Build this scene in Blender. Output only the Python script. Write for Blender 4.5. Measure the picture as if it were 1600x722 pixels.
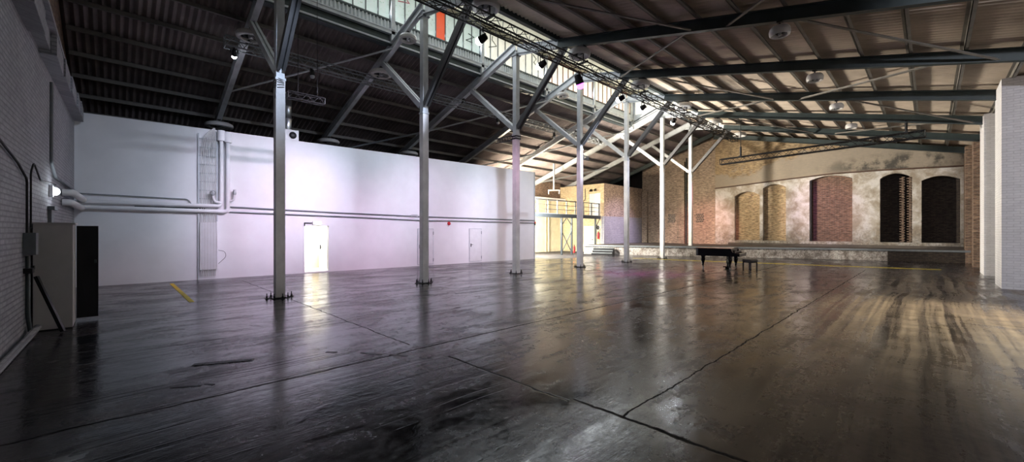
import bpy, bmesh, math, random
from mathutils import Vector, Matrix
from math import sin, cos, pi, radians

for o in list(bpy.data.objects):
    bpy.data.objects.remove(o)
sc = bpy.context.scene
COL = sc.collection
random.seed(11)

# ------------------------------------------------------------------ camera
F_PX, YAW, CAM_H = 638.0, radians(45.7), 1.75
cd = bpy.data.cameras.new('camera')
cam = bpy.data.objects.new('camera', cd)
COL.objects.link(cam)
cam.location = (0, 0, CAM_H)
cam.rotation_euler = (pi / 2, 0, YAW)
cd.sensor_width = 36.0
cd.lens = F_PX / 1600 * 36.0
cd.clip_start = 0.05
cd.clip_end = 300
sc.camera = cam

# ------------------------------------------------------------------ exposure, world
sc.view_settings.view_transform = 'Standard'
sc.view_settings.look = 'None'
sc.view_settings.exposure = 0.0
sc.view_settings.gamma = 1.0
sc.view_settings.use_curve_mapping = False
w = bpy.data.worlds.new('overcast_sky')
sc.world = w
w.use_nodes = True
wb = w.node_tree.nodes['Background']
wb.inputs[0].default_value = (0.75, 0.85, 1.0, 1)
wb.inputs[1].default_value = 1.0


# ------------------------------------------------------------------ lights
def look(o, tgt):
    d = Vector(tgt) - Vector(o.location)
    o.rotation_euler = d.to_track_quat('-Z', 'Y').to_euler()


def spot(loc, tgt, power, col=(1, 1, 1), angle=50, blend=0.6, r=0.08):
    l = bpy.data.lights.new('spot_beam', 'SPOT')
    l.energy = power
    l.color = col
    l.spot_size = radians(angle)
    l.spot_blend = blend
    l.shadow_soft_size = r
    o = bpy.data.objects.new('spot_beam', l)
    COL.objects.link(o)
    o.location = loc
    look(o, tgt)
    return o


def bulb(loc, power, col=(1, 1, 1), r=0.12):
    l = bpy.data.lights.new('lamp_glow', 'POINT')
    l.energy = power
    l.color = col
    l.shadow_soft_size = r
    o = bpy.data.objects.new('lamp_glow', l)
    COL.objects.link(o)
    o.location = loc
    return o


COOL = (0.72, 0.81, 1.0)
LILAC = (0.94, 0.80, 1.0)
PINK = (1.0, 0.48, 0.86)
WARM = (1.0, 0.80, 0.52)
# daylight through the skylight: its windows and its translucent roof
def area(loc, tgt, sx, sy, power, col):
    l = bpy.data.lights.new('skylight_daylight', 'AREA')
    l.shape = 'RECTANGLE'
    l.size, l.size_y = sx, sy
    l.energy = power
    l.color = col
    o = bpy.data.objects.new('skylight_daylight', l)
    COL.objects.link(o)
    o.location = loc
    d = (Vector(tgt) - Vector(loc)).normalized()
    x = Vector((0, 1, 0))
    z = -d
    y = z.cross(x).normalized()
    o.matrix_world = Matrix.Translation(loc) @ Matrix((x, y, z)).transposed().to_4x4()
    return o


area((-14.08, 15.5, 10.3), (-4.0, 15.5, 7.4), 18.0, 1.1, 430, (0.86, 0.93, 1.0))
area((-12.3, 14.5, 10.85), (-12.3, 14.5, 0.0), 20.0, 2.6, 110, (0.86, 0.93, 1.0))
# floodlights on the gallery behind the end of the white wall
spot((-18.95, 20.2, 3.5), (-3.0, 26.5, 8.2), 21000, (1.0, 0.91, 0.77), 84, 0.7, 0.25)
bulb((-20.4, 21.0, 4.10), 2600, (1.0, 0.84, 0.62), 0.20)
bulb((-20.6, 21.3, 2.30), 3000, (1.0, 0.92, 0.74), 0.20)
spot((-18.7, 20.0, 4.9), (-10.6, 34.4, 4.2), 4200, (1.0, 0.80, 0.54), 42, 1.0, 0.25)
spot((-18.1, 19.5, 4.4), (-18.0, 23.6, 0), 9000, (1.0, 0.95, 0.85), 84, 0.8, 0.2)
# stage washes on the end wall
spot((-8.6, 26.3, 7.2), (-13.4, 34.8, 1.2), 3600, (1.0, 0.34, 0.36), 36, 1.0)
spot((-8.6, 25.6, 7.2), (-18.3, 30.6, 1.8), 8000, (0.74, 0.62, 1.0), 30, 1.0)
spot((-8.6, 25.0, 7.2), (-18.4, 29.5, 3.6), 4200, (1.0, 0.78, 0.62), 40, 1.0)
spot((-6.6, 27.0, 7.2), (-5.2, 34.4, 3.0), 900, (0.75, 0.22, 0.85), 36, 0.9)
# unseen spots added to light the pillars, near floor, columns and grey wall
spot((1.4, 3.2, 5.6), (2.2, 19.5, 2.8), 2800, (0.90, 0.90, 1.0), 52, 0.7)
spot((2.4, 15.2, 5.5), (0.15, 12.0, 0), 3300, (1.0, 0.85, 0.62), 64, 1.0, 0.3)
spot((-2.0, 1.5, 5.4), (-11.95, 3.1, 2.4), 420, (1.0, 0.94, 0.90), 26, 0.6, 0.15)
spot((-1.0, -0.4, 5.0), (-11.95, 7.5, 2.3), 1000, (0.92, 0.94, 1.0), 27, 0.6, 0.15)
spot((-1.0, -0.4, 5.0), (-11.95, 12.0, 2.2), 2100, (0.92, 0.94, 1.0), 22, 0.6, 0.15)
spot((-1.0, -0.4, 5.0), (-11.95, 18.5, 2.2), 3600, (0.92, 0.94, 1.0), 23, 0.6, 0.15)
spot((-3.0, 6.6, 6.2), (-11.95, 12.5, 1.6), 800, (1.0, 0.88, 0.94), 40, 1.0, 0.2)
spot((-5.0, 4.0, 6.6), (-14.0, -1.1, 3.2), 40, (0.70, 0.85, 1.0), 110, 1.0, 0.3)
# washes on the white wall from the truss ahead of the frame
spot((-8.6, 5.2, 7.2), (-18.3, 4.4, 3.2), 2100, LILAC, 38, 1.0)
spot((-8.6, 3.0, 7.2), (-18.2, 1.6, 3.2), 620, (0.66, 0.78, 1.0), 58, 1.0)
spot((-8.6, 5.0, 7.1), (-18.2, 6.0, 0.7), 1500, PINK, 50, 1.0)
spot((-8.6, 9.5, 7.1), (-18.0, 11.5, 0.6), 1250, PINK, 56, 1.0)
spot((-15.4, 2.6, 7.2), (-16.9, 0.5, 0), 350, (1.0, 0.40, 0.45), 36, 1.0)
spot((-8.6, 13.5, 7.1), (-17.6, 16.5, 0.6), 650, PINK, 56, 1.0)


# ------------------------------------------------------------------ mesh helper
class MB:
    def __init__(s):
        s.v = []
        s.f = []

    def add(s, vs, fs):
        n = len(s.v)
        s.v += [Vector(q) for q in vs]
        s.f += [tuple(i + n for i in f) for f in fs]
        return s

    def bx(s, x0, x1, y0, y1, z0, z1, m=None):
        vs = [Vector((x, y, z)) for z in (z0, z1) for y in (y0, y1) for x in (x0, x1)]
        if m is not None:
            vs = [m @ q for q in vs]
        return s.add(vs, [(0, 2, 3, 1), (4, 5, 7, 6), (0, 1, 5, 4), (2, 6, 7, 3), (0, 4, 6, 2), (1, 3, 7, 5)])

    def bar(s, p, q, wd, ht, up=(0, 0, 1), off=(0, 0)):
        p, q = Vector(p), Vector(q)
        d = (q - p).normalized()
        u = Vector(up)
        if abs(d.dot(u)) > 0.98:
            u = Vector((1, 0, 0))
        a = d.cross(u).normalized()
        b = a.cross(d).normalized()
        o = a * off[0] + b * off[1]
        vs = []
        for c in (p, q):
            for i, j in ((-1, -1), (1, -1), (1, 1), (-1, 1)):
                vs.append(c + o + a * (i * wd / 2) + b * (j * ht / 2))
        return s.add(vs, [(0, 1, 2, 3), (7, 6, 5, 4), (0, 4, 5, 1), (1, 5, 6, 2), (2, 6, 7, 3), (3, 7, 4, 0)])

    def ibeam(s, p, q, wd, ht, tf=0.025, tw=0.02):
        s.bar(p, q, tw, ht)
        s.bar(p, q, wd, tf, off=(0, ht / 2 - tf / 2))
        s.bar(p, q, wd, tf, off=(0, -ht / 2 + tf / 2))
        return s

    def tube(s, pts, r, n=8, caps=True):
        pts = [Vector(p) for p in pts]
        rs = r if isinstance(r, (list, tuple)) else [r] * len(pts)
        rings = []
        ref = None
        for i, p in enumerate(pts):
            d = (pts[min(i + 1, len(pts) - 1)] - pts[max(i - 1, 0)]).normalized()
            if ref is None:
                ref = d.orthogonal().normalized()
            a = (ref - d * ref.dot(d))
            if a.length < 1e-4:
                a = d.orthogonal()
            a.normalize()
            ref = a
            b = d.cross(a)
            rings.append([p + (a * cos(2 * pi * k / n) + b * sin(2 * pi * k / n)) * rs[i] for k in range(n)])
        vs = [q for g in rings for q in g]
        fs = []
        for i in range(len(pts) - 1):
            for k in range(n):
                fs.append((i * n + k, i * n + (k + 1) % n, (i + 1) * n + (k + 1) % n, (i + 1) * n + k))
        if caps:
            fs.append(tuple(reversed(range(n))))
            fs.append(tuple((len(pts) - 1) * n + k for k in range(n)))
        return s.add(vs, fs)

    def lathe(s, prof, c=(0, 0, 0), n=20, m=None, close=False):
        vs = []
        for r, z in prof:
            for k in range(n):
                q = Vector((r * cos(2 * pi * k / n), r * sin(2 * pi * k / n), z))
                q = (m @ q) if m is not None else q
                vs.append(q + Vector(c))
        fs = []
        L = len(prof)
        for i in range(L - 1 if not close else L):
            j = (i + 1) % L
            for k in range(n):
                fs.append((i * n + k, i * n + (k + 1) % n, j * n + (k + 1) % n, j * n + k))
        if not close:
            fs.append(tuple(reversed(range(n))))
            fs.append(tuple((L - 1) * n + k for k in range(n)))
        return s.add(vs, fs)

    def prism(s, poly, a0, a1, axis='y', m=None):
        """poly of 2D points extruded along axis; x: (y,z), y: (x,z), z: (x,y)"""
        n = len(poly)
        vs = []
        for a in (a0, a1):
            for p, q in poly:
                c = {'x': (a, p, q), 'y': (p, a, q), 'z': (p, q, a)}[axis]
                c = Vector(c)
                vs.append(m @ c if m is not None else c)
        fs = [tuple(range(n)), tuple(reversed(range(n, 2 * n)))]
        for k in range(n):
            fs.append((k, n + k, n + (k + 1) % n, (k + 1) % n))
        return s.add(vs, fs)

    def xf(s, m):
        s.v = [m @ q for q in s.v]
        return s


ROOT = {}


def tag(o, label=None, cat=None, group=None, kind=None):
    if label:
        o['label'] = label
    if cat:
        o['category'] = cat
    if group:
        o['group'] = group
    if kind:
        o['kind'] = kind
    return o


def mesh(name, mb, mats, loc, smooth):
    inv = Matrix.Translation(-Vector(loc))
    me = bpy.data.meshes.new(name)
    me.from_pydata([tuple(inv @ q) for q in mb.v], [], mb.f)
    bm = bmesh.new()
    bm.from_mesh(me)
    bmesh.ops.recalc_face_normals(bm, faces=bm.faces)
    bm.to_mesh(me)
    bm.free()
    if smooth:
        me.polygons.foreach_set('use_smooth', [True] * len(me.polygons))
        try:
            me.set_sharp_from_angle(angle=radians(40))
        except Exception:
            pass
    me.materials.append(mats)
    me.update()
    return me


def obj(name, mb, m, parent=None, loc=(0, 0, 0), smooth=False):
    """one mesh object, vertices given in world space"""
    base = ROOT.get(parent.name, Vector((0, 0, 0))) if parent else Vector(loc)
    o = bpy.data.objects.new(name, mesh(name, mb, m, base, smooth))
    COL.objects.link(o)
    if parent:
        o.parent = parent
    else:
        o.location = base
    ROOT[o.name] = Vector(base)
    return o


def thing(name, label, cat, loc=(0, 0, 0), group=None):
    o = bpy.data.objects.new(name, None)
    o.empty_display_size = 0.2
    COL.objects.link(o)
    o.location = loc
    ROOT[o.name] = Vector(loc)
    return tag(o, label, cat, group)


def dup(root, loc, label, group=None, scale=None):
    r = root.copy()
    COL.objects.link(r)
    r.location = loc
    if scale:
        r.scale = scale
    r['label'] = label
    if group:
        r['group'] = group
    for ch in list(root.children):
        c = ch.copy()
        COL.objects.link(c)
        c.parent = r
        for g in list(ch.children):
            d = g.copy()
            COL.objects.link(d)
            d.parent = c
    return r


def struct(name, mb, m, smooth=False, parent=None):
    o = obj(name, mb, m, parent, smooth=smooth)
    if not parent:
        o['kind'] = 'structure'
    return o


# ------------------------------------------------------------------ materials
class NT:
    def __init__(s, name):
        s.m = bpy.data.materials.new(name)
        s.m.use_nodes = True
        s.t = s.m.node_tree
        s.b = s.t.nodes['Principled BSDF']

    def n(s, typ, **kw):
        q = s.t.nodes.new('ShaderNode' + typ)
        for k, v in kw.items():
            setattr(q, k, v)
        return q

    def l(s, a, b):
        s.t.links.new(a, b)

    def val(s, sock, v):
        if hasattr(v, 'is_linked') or isinstance(v, bpy.types.NodeSocket):
            s.l(v, sock)
        else:
            if isinstance(v, (tuple, list)) and len(v) == 3 and sock.type == 'RGBA':
                v = (*v, 1)
            sock.default_value = v

    def math(s, op, a, b=0.0, c=0.0, clamp=False):
        q = s.n('Math', operation=op, use_clamp=clamp)
        s.val(q.inputs[0], a)
        s.val(q.inputs[1], b)
        s.val(q.inputs[2], c)
        return q.outputs[0]

    def mix(s, f, a, b, blend='MIX'):
        q = s.n('Mix', data_type='RGBA', blend_type=blend)
        s.val(q.inputs[0], f)
        s.val(q.inputs[6], a)
        s.val(q.inputs[7], b)
        return q.outputs[2]

    def pos(s):
        return s.n('NewGeometry').outputs['Position']

    def sep(s, v):
        q = s.n('SeparateXYZ')
        s.l(v, q.inputs[0])
        return q.outputs

    def comb(s, x, y, z):
        q = s.n('CombineXYZ')
        s.val(q.inputs[0], x)
        s.val(q.inputs[1], y)
        s.val(q.inputs[2], z)
        return q.outputs[0]

    def noise(s, vec, scale, detail=4, rough=0.55, dist=0.0):
        q = s.n('TexNoise')
        s.l(vec, q.inputs['Vector'])
        q.inputs['Scale'].default_value = scale
        q.inputs['Detail'].default_value = detail
        q.inputs['Roughness'].default_value = rough
        q.inputs['Distortion'].default_value = dist
        return q.outputs['Fac']

    def ramp(s, f, stops):
        q = s.n('ValToRGB')
        e = q.color_ramp.elements
        while len(e) < len(stops):
            e.new(0.5)
        for i, (p, c) in enumerate(stops):
            e[i].position = p
            e[i].color = (*c, 1) if len(c) == 3 else c
        s.l(f, q.inputs[0])
        return q.outputs[0]

    def rng(s, f, a, b, c, d):
        q = s.n('MapRange')
        s.l(f, q.inputs[0])
        for i, v in enumerate((a, b, c, d)):
            q.inputs[i + 1].default_value = v
        return q.outputs[0]

    def bump(s, hgt, strength, dist=0.02):
        q = s.n('Bump')
        q.inputs['Strength'].default_value = strength
        q.inputs['Distance'].default_value = dist
        s.l(hgt, q.inputs['Height'])
        s.l(q.outputs[0], s.b.inputs['Normal'])
        return q


def flat(name, col, rough=0.5, metal=0.0, var=0.12, scale=4.0, bump=0.0):
    t = NT(name)
    p = t.pos()
    f = t.noise(p, scale, 5, 0.6)
    lo = tuple(c * (1 - var) for c in col)
    hi = tuple(min(1, c * (1 + var)) for c in col)
    t.l(t.ramp(f, [(0.3, lo), (0.7, hi)]), t.b.inputs['Base Color'])
    t.b.inputs['Roughness'].default_value = rough
    t.b.inputs['Metallic'].default_value = metal
    if bump:
        t.bump(t.noise(p, scale * 12, 4, 0.6), bump, 0.01)
    return t.m


def emit(name, col, strength):
    t = NT(name)
    t.b.inputs['Base Color'].default_value = (*col, 1)
    t.b.inputs['Emission Color'].default_value = (*col, 1)
    t.b.inputs['Emission Strength'].default_value = strength
    return t.m


def bricks(name, *a, **k):
    return bricks_(name, *a, **k)


def bricks_(name, c1, c2, mortar, patch=None, patch_amt=0.5, patch_scale=0.6, rough=0.85, bump=0.6, msize=0.012, dirt=0.35, dirtcol=(0.03, 0.025, 0.02), vary=0.7, grad=None, stain=None):
    t = NT(name)
    p = t.pos()
    x, y, z = t.sep(p)
    u = t.math('ADD', x, y)
    vec = t.comb(u, z, 0.0)
    br = t.n('TexBrick')
    t.l(vec, br.inputs['Vector'])
    for k, v in (('Color1', (*c1, 1)), ('Color2', (*c2, 1)), ('Mortar', (*mortar, 1)), ('Scale', 1.0), ('Mortar Size', msize), ('Mortar Smooth', 0.2), ('Bias', 0.0), ('Brick Width', 0.26), ('Row Height', 0.078)):
        br.inputs[k].default_value = v
    col = br.outputs['Color']
    big = t.noise(p, 0.9, 5, 0.65)
    col = t.mix(t.rng(big, 0.45, 0.75, 0.0, dirt), col, dirtcol)
    fine = t.noise(p, 9.0, 3, 0.6)
    mid = t.noise(t.comb(t.math('MULTIPLY', u, 4.2), t.math('MULTIPLY', z, 13.0), 0.0), 1.0, 2, 0.6)
    col = t.mix(vary, col, t.ramp(mid, [(0.32, (0.25, 0.22, 0.20)), (0.5, (0.9, 0.9, 0.9)), (0.68, (1.6, 1.55, 1.45))]), 'MULTIPLY')
    if patch:
        m = t.noise(t.comb(u, z, 3.3), patch_scale, 6, 0.6)
        if grad:
            gx, gz, x0, zz = grad
            m = t.math('ADD', m, t.math('ADD', t.math('MULTIPLY', t.math('SUBTRACT', x, x0), gx), t.math('MULTIPLY', t.math('SUBTRACT', z, zz), gz)))
        m = t.rng(m, patch_amt, patch_amt + 0.05, 0.0, 0.85)
        col = t.mix(m, col, patch)
    if stain:
        sx, sz, sr, sh = stain
        d = t.math('SQRT', t.math('ADD', t.math('POWER', t.math('DIVIDE', t.math('SUBTRACT', x, sx), sr), 2.0), t.math('POWER', t.math('DIVIDE', t.math('SUBTRACT', z, sz), sh), 2.0)))
        sm = t.math('MULTIPLY', t.rng(d, 0.5, 1.1, 1.0, 0.0), t.rng(t.noise(p, 1.1, 6, 0.65), 0.42, 0.55, 0.0, 0.85))
        col = t.mix(sm, col, (0.035, 0.036, 0.036))
    t.l(col, t.b.inputs['Base Color'])
    t.b.inputs['Roughness'].default_value = rough
    hgt = t.math('ADD', t.math('MULTIPLY', br.outputs['Fac'], -1.0), t.math('MULTIPLY', fine, 0.6))
    t.bump(hgt, bump, 0.02)
    return t.m


def floor_mat():
    t = NT('wet_dark_concrete')
    p = t.pos()
    x, y, z = t.sep(p)
    n1 = t.noise(p, 0.32, 7, 0.62, 0.6)
    n2 = t.noise(p, 1.7, 6, 0.6, 0.3)
    # matte worn patches against a dark wet film
    pm = t.noise(t.comb(t.math('MULTIPLY', x, 1.5), t.math('MULTIPLY', y, 0.75), 1.7), 0.9, 9, 0.68, 0.7)
    matte = t.rng(pm, 0.40, 0.62, 0.0, 1.0)
    trowel = t.noise(t.comb(t.math('MULTIPLY', x, 5.5), t.math('MULTIPLY', y, 0.8), 0.0), 1.0, 5, 0.62, 0.5)
    fine = t.math('ADD', t.math('MULTIPLY', t.noise(p, 13.0, 4, 0.65), 0.5), t.math('MULTIPLY', trowel, 0.5))
    wet = t.ramp(n1, [(0.30, (0.005, 0.008, 0.011)), (0.50, (0.012, 0.014, 0.018)), (0.72, (0.026, 0.021, 0.024))])
    dry = t.ramp(n2, [(0.30, (0.022, 0.020, 0.024)), (0.52, (0.052, 0.041, 0.043)), (0.75, (0.105, 0.083, 0.076))])
    col = t.mix(matte, wet, dry)
    col = t.mix(t.rng(fine, 0.46, 0.62, 0.0, 0.75), col, (0.008, 0.009, 0.011))
    # dusty tyre tracks running down the hall
    wob = t.math('MULTIPLY', t.math('SUBTRACT', t.noise(t.comb(0.0, y, 0.0), 0.13, 2, 0.5), 0.5), 0.7)
    sx = t.math('ADD', x, wob)
    streak = t.noise(t.comb(t.math('MULTIPLY', sx, 5.0), t.math('MULTIPLY', y, 0.07), 0.0), 1.0, 6, 0.62)
    dx = t.math('DIVIDE', t.math('SUBTRACT', x, 0.2), 2.6)
    dy = t.math('DIVIDE', t.math('SUBTRACT', y, 13.0), 10.5)
    rad = t.math('SQRT', t.math('ADD', t.math('MULTIPLY', dx, dx), t.math('MULTIPLY', dy, dy)))
    zone = t.rng(rad, 0.45, 1.15, 1.0, 0.0)
    cross = t.noise(t.comb(t.math('MULTIPLY', x, 1.2), t.math('MULTIPLY', y, 3.2), 5.0), 1.0, 5, 0.65, 0.6)
    trk = t.math('MULTIPLY', t.math('MULTIPLY', zone, t.rng(streak, 0.41, 0.62, 0.08, 1.0)), t.rng(cross, 0.36, 0.58, 0.60, 1.0))
    col = t.mix(t.math('MULTIPLY', trk, 0.88), col, (0.31, 0.25, 0.18))
    # pink pool by the columns is lamp light, kept out of floor colour
    # long trowel grooves running down the hall
    gw = t.noise(t.comb(t.math('ADD', t.math('MULTIPLY', x, 1.9), t.math('MULTIPLY', t.noise(t.comb(0.0, t.math('MULTIPLY', y, 0.5), 7.0), 1.0, 2, 0.5), 0.5)), 0.0, 4.0), 1.0, 3, 0.7)
    gmask = t.math('MULTIPLY', t.rng(t.math('ABSOLUTE', t.math('SUBTRACT', gw, 0.5)), 0.004, 0.016, 1.0, 0.0), t.rng(t.noise(p, 0.6, 4, 0.6), 0.44, 0.54, 0.0, 0.85))
    gmask = t.math('MULTIPLY', gmask, t.rng(x, -5.0, -2.0, 1.0, 0.0))
    col = t.mix(gmask, col, (0.006, 0.006, 0.008))
    # slab joints and one crack
    jit = t.math('MULTIPLY', t.math('SUBTRACT', t.noise(p, 2.2, 4, 0.7), 0.5), 0.13)

    def line(c, at, wd, c2=None, lo=-99, hi=99):
        d = t.math('ABSOLUTE', t.math('ADD', t.math('SUBTRACT', c, at), jit))
        f = t.rng(d, wd * 0.4, wd, 1.0, 0.0)
        if c2 is not None:
            f = t.math('MULTIPLY', f, t.math('MULTIPLY', t.math('GREATER_THAN', c2, lo), t.math('LESS_THAN', c2, hi)))
        return f
    j = line(x, -5.3, 0.024, y, -2, 26)
    for a in (line(y, 3.35, 0.024, x, -4.7, -2.6), line(y, 3.25, 0.014, x, -17, -5.6), line(y, 3.42, 0.03, x, -2.6, -0.2), line(x, -2.03, 0.015, y, 3.4, 24), line(y, 11.8, 0.012, x, -2, 3)):
        j = t.math('MAXIMUM', j, a)
    col = t.mix(t.math('MULTIPLY', j, 0.92), col, (0.004, 0.004, 0.004))
    t.l(col, t.b.inputs['Base Color'])
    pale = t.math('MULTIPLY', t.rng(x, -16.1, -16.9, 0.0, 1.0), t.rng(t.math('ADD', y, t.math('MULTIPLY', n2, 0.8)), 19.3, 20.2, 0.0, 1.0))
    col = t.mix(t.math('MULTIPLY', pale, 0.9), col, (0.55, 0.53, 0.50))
    # wet film: streaky gloss
    ro = t.math('ADD', t.rng(matte, 0.0, 1.0, 0.12, 0.32), t.math('MULTIPLY', t.math('SUBTRACT', fine, 0.5), 0.7))
    ro = t.math('ADD', ro, t.math('MULTIPLY', trk, 0.28))
    ro = t.math('ADD', ro, t.math('MULTIPLY', j, 0.4), clamp=True)
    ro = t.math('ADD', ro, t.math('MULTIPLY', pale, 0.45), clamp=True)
    t.l(ro, t.b.inputs['Roughness'])
    t.l(t.math('MULTIPLY', t.math('SUBTRACT', 1.0, t.math('MULTIPLY', t.math('MAXIMUM', j, gmask), 0.9)), t.rng(matte, 0.0, 1.0, 0.48, 0.28)), t.b.inputs['Specular IOR Level'])
    hn = t.noise(p, 4.5, 6, 0.62, 0.5)
    hf = t.noise(p, 24.0, 3, 0.55)
    hgt = t.math('ADD', t.math('ADD', t.math('MULTIPLY', hn, 0.7), t.math('MULTIPLY', hf, 0.10)), t.math('MULTIPLY', trowel, 0.7))
    hgt = t.math('SUBTRACT', hgt, t.math('MULTIPLY', t.math('MAXIMUM', j, gmask), 0.35))
    t.bump(hgt, 0.15, 0.03)
    return t.m


def plaster_mat(name, a, b, c, scale=0.8):
    t = NT(name)
    p = t.pos()
    n1 = t.noise(p, scale, 7, 0.62, 0.4)
    n2 = t.noise(p, scale * 5, 5, 0.65)
    col = t.ramp(n1, [(0.40, a), (0.50, b), (0.62, c)])
    col = t.mix(t.rng(n2, 0.52, 0.75, 0.0, 0.6), col, tuple(q * 0.45 for q in b))
    x, y, z = t.sep(p)
    low = t.math('MULTIPLY', t.rng(z, 0.9, 2.3, 0.75, 0.0), t.rng(n2, 0.35, 0.6, 0.3, 1.0))
    col = t.mix(low, col, (0.10, 0.085, 0.07))
    t.l(col, t.b.inputs['Base Color'])
    t.b.inputs['Roughness'].default_value = 0.9
    t.bump(t.math('ADD', n2, n1), 0.5, 0.03)
    return t.m


def pane_mat(name, col, strength):
    """frosted, daylit pane with streaky dirt"""
    t = NT(name)
    p = t.pos()
    x, y, z = t.sep(p)
    n1 = t.noise(t.comb(0.0, y, t.math('MULTIPLY', z, 0.35)), 2.2, 5, 0.65)
    n2 = t.noise(p, 7.0, 4, 0.6, 1.2)
    c = t.mix(t.rng(n1, 0.4, 0.7, 0.0, 0.35), col, tuple(q * 0.5 for q in col))
    c = t.mix(t.rng(n2, 0.60, 0.66, 0.0, 0.35), c, (0.18, 0.17, 0.13))
    t.l(c, t.b.inputs['Base Color'])
    t.l(c, t.b.inputs['Emission Color'])
    t.b.inputs['Emission Strength'].default_value = strength
    t.b.inputs['Roughness'].default_value = 0.3
    return t.m


M = {}
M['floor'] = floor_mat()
M['white_wall'] = flat('white_wall_paint', (0.82, 0.82, 0.84), 0.6, 0, 0.04, 1.2, 0.12)
M['white'] = flat('white_paint', (0.78, 0.78, 0.80), 0.45, 0, 0.05)
M['offwhite'] = flat('offwhite_paint', (0.62, 0.61, 0.60), 0.55, 0, 0.10, 3)
M['casing'] = flat('worn_white_casing', (0.72, 0.71, 0.72), 0.6, 0, 0.14, 2.5, 0.2)
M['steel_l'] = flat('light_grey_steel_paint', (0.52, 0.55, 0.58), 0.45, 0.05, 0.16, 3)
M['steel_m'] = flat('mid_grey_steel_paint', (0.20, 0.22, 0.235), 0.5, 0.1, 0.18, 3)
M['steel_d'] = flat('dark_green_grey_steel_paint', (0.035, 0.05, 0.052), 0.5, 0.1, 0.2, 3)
M['steel_shade'] = flat('shade_darkened_steel', (0.085, 0.085, 0.088), 0.5, 0.1, 0.18, 3)
M['rail'] = flat('blue_grey_railing_paint', (0.055, 0.068, 0.082), 0.45, 0.1, 0.1, 3)
M['black'] = flat('black_steel', (0.012, 0.012, 0.014), 0.45, 0.3, 0.2)
M['rubber'] = flat('black_cable', (0.012, 0.012, 0.013), 0.6, 0, 0.1)
M['alu'] = flat('dull_aluminium', (0.42, 0.44, 0.47), 0.35, 0.8, 0.12)
M['galv'] = flat('galvanised_sheet', (0.55, 0.58, 0.60), 0.28, 0.9, 0.15, 6)
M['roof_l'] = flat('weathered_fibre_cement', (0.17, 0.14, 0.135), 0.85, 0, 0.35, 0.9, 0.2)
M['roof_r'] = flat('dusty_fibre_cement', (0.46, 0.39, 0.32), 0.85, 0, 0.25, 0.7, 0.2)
M['purlin'] = flat('grey_purlin_paint', (0.16, 0.15, 0.135), 0.6, 0, 0.2, 3)
M['brick_grey'] = bricks('grey_painted_brick', (0.34, 0.34, 0.37), (0.40, 0.40, 0.43), (0.25, 0.25, 0.27), rough=0.7, bump=0.9, dirt=0.25, vary=0.18)
M['brick_white'] = bricks('white_painted_brick', (0.66, 0.66, 0.69), (0.70, 0.70, 0.73), (0.58, 0.58, 0.61), rough=0.7, bump=0.6, dirt=0.12, vary=0.1)
M['brick_yellow'] = bricks('yellow_brick', (0.46, 0.32, 0.16), (0.34, 0.22, 0.11), (0.36, 0.30, 0.22), dirt=0.45)
M['brick_niche'] = bricks('pale_yellow_brick', (0.52, 0.38, 0.21), (0.40, 0.26, 0.13), (0.42, 0.36, 0.28), patch=(0.20, 0.13, 0.10), patch_amt=0.66, patch_scale=1.4, dirt=0.3)
M['brick_red'] = bricks('red_brick', (0.20, 0.10, 0.065), (0.13, 0.065, 0.045), (0.20, 0.16, 0.13), patch=(0.05, 0.03, 0.025), patch_amt=0.70, patch_scale=1.6, dirt=0.4)
M['brick_brown'] = bricks('brown_brick', (0.24, 0.15, 0.10), (0.16, 0.09, 0.065), (0.20, 0.17, 0.14), dirt=0.4)
M['brick_pale'] = bricks('pale_brown_brick', (0.46, 0.36, 0.28), (0.34, 0.26, 0.20), (0.30, 0.25, 0.20), dirt=0.4)
M['brick_cream'] = bricks('cream_washed_brick', (0.66, 0.54, 0.34), (0.56, 0.44, 0.27), (0.56, 0.48, 0.34), dirt=0.25, vary=0.35)
M['brick_dark'] = bricks('dark_brick', (0.075, 0.055, 0.042), (0.05, 0.036, 0.03), (0.03, 0.026, 0.022), dirt=0.6)
M['brick_render'] = bricks('rendered_brick', (0.42, 0.30, 0.16), (0.32, 0.22, 0.12), (0.34, 0.28, 0.2), patch=(0.33, 0.29, 0.24), patch_amt=0.50, patch_scale=0.30, dirt=0.6, vary=0.6, grad=(0.035, -0.16, -8.6, 6.9), stain=(-1.2, 5.95, 4.2, 0.65))
M['plaster'] = plaster_mat('flaking_plaster', (0.62, 0.60, 0.58), (0.47, 0.43, 0.38), (0.33, 0.28, 0.22), 1.5)
M['stone'] = plaster_mat('rough_whitewashed_stone', (0.80, 0.77, 0.74), (0.66, 0.60, 0.56), (0.22, 0.19, 0.17), 2.6)
M['slab'] = flat('dirty_platform_concrete', (0.085, 0.07, 0.06), 0.7, 0, 0.35, 1.0, 0.3)
M['cream'] = flat('cream_distemper', (0.74, 0.66, 0.47), 0.8, 0, 0.14, 1.5, 0.2)
M['green_wall'] = flat('pale_green_distemper', (0.36, 0.38, 0.28), 0.8, 0, 0.12, 1.5)
M['red'] = flat('signal_red_paint', (0.60, 0.02, 0.03), 0.4, 0, 0.05)
M['yellow'] = flat('worn_yellow_line', (0.72, 0.56, 0.03), 0.6, 0, 0.3, 5)
M['piano'] = flat('black_piano_lacquer', (0.006, 0.007, 0.010), 0.12, 0, 0.1)
M['ivory'] = flat('ivory_keys', (0.75, 0.72, 0.62), 0.3, 0, 0.03)
M['leather'] = flat('black_seat_leather', (0.015, 0.014, 0.015), 0.45, 0, 0.2, 8, 0.2)
M['band'] = flat('white_fluted_cladding', (0.62, 0.66, 0.68), 0.5, 0, 0.12, 2)
M['strip'] = flat('cream_fluted_rooflight', (0.58, 0.54, 0.40), 0.5, 0, 0.12, 1.5)
M['rust'] = flat('rust_brown_bar', (0.22, 0.07, 0.04), 0.7, 0, 0.2)
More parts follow.
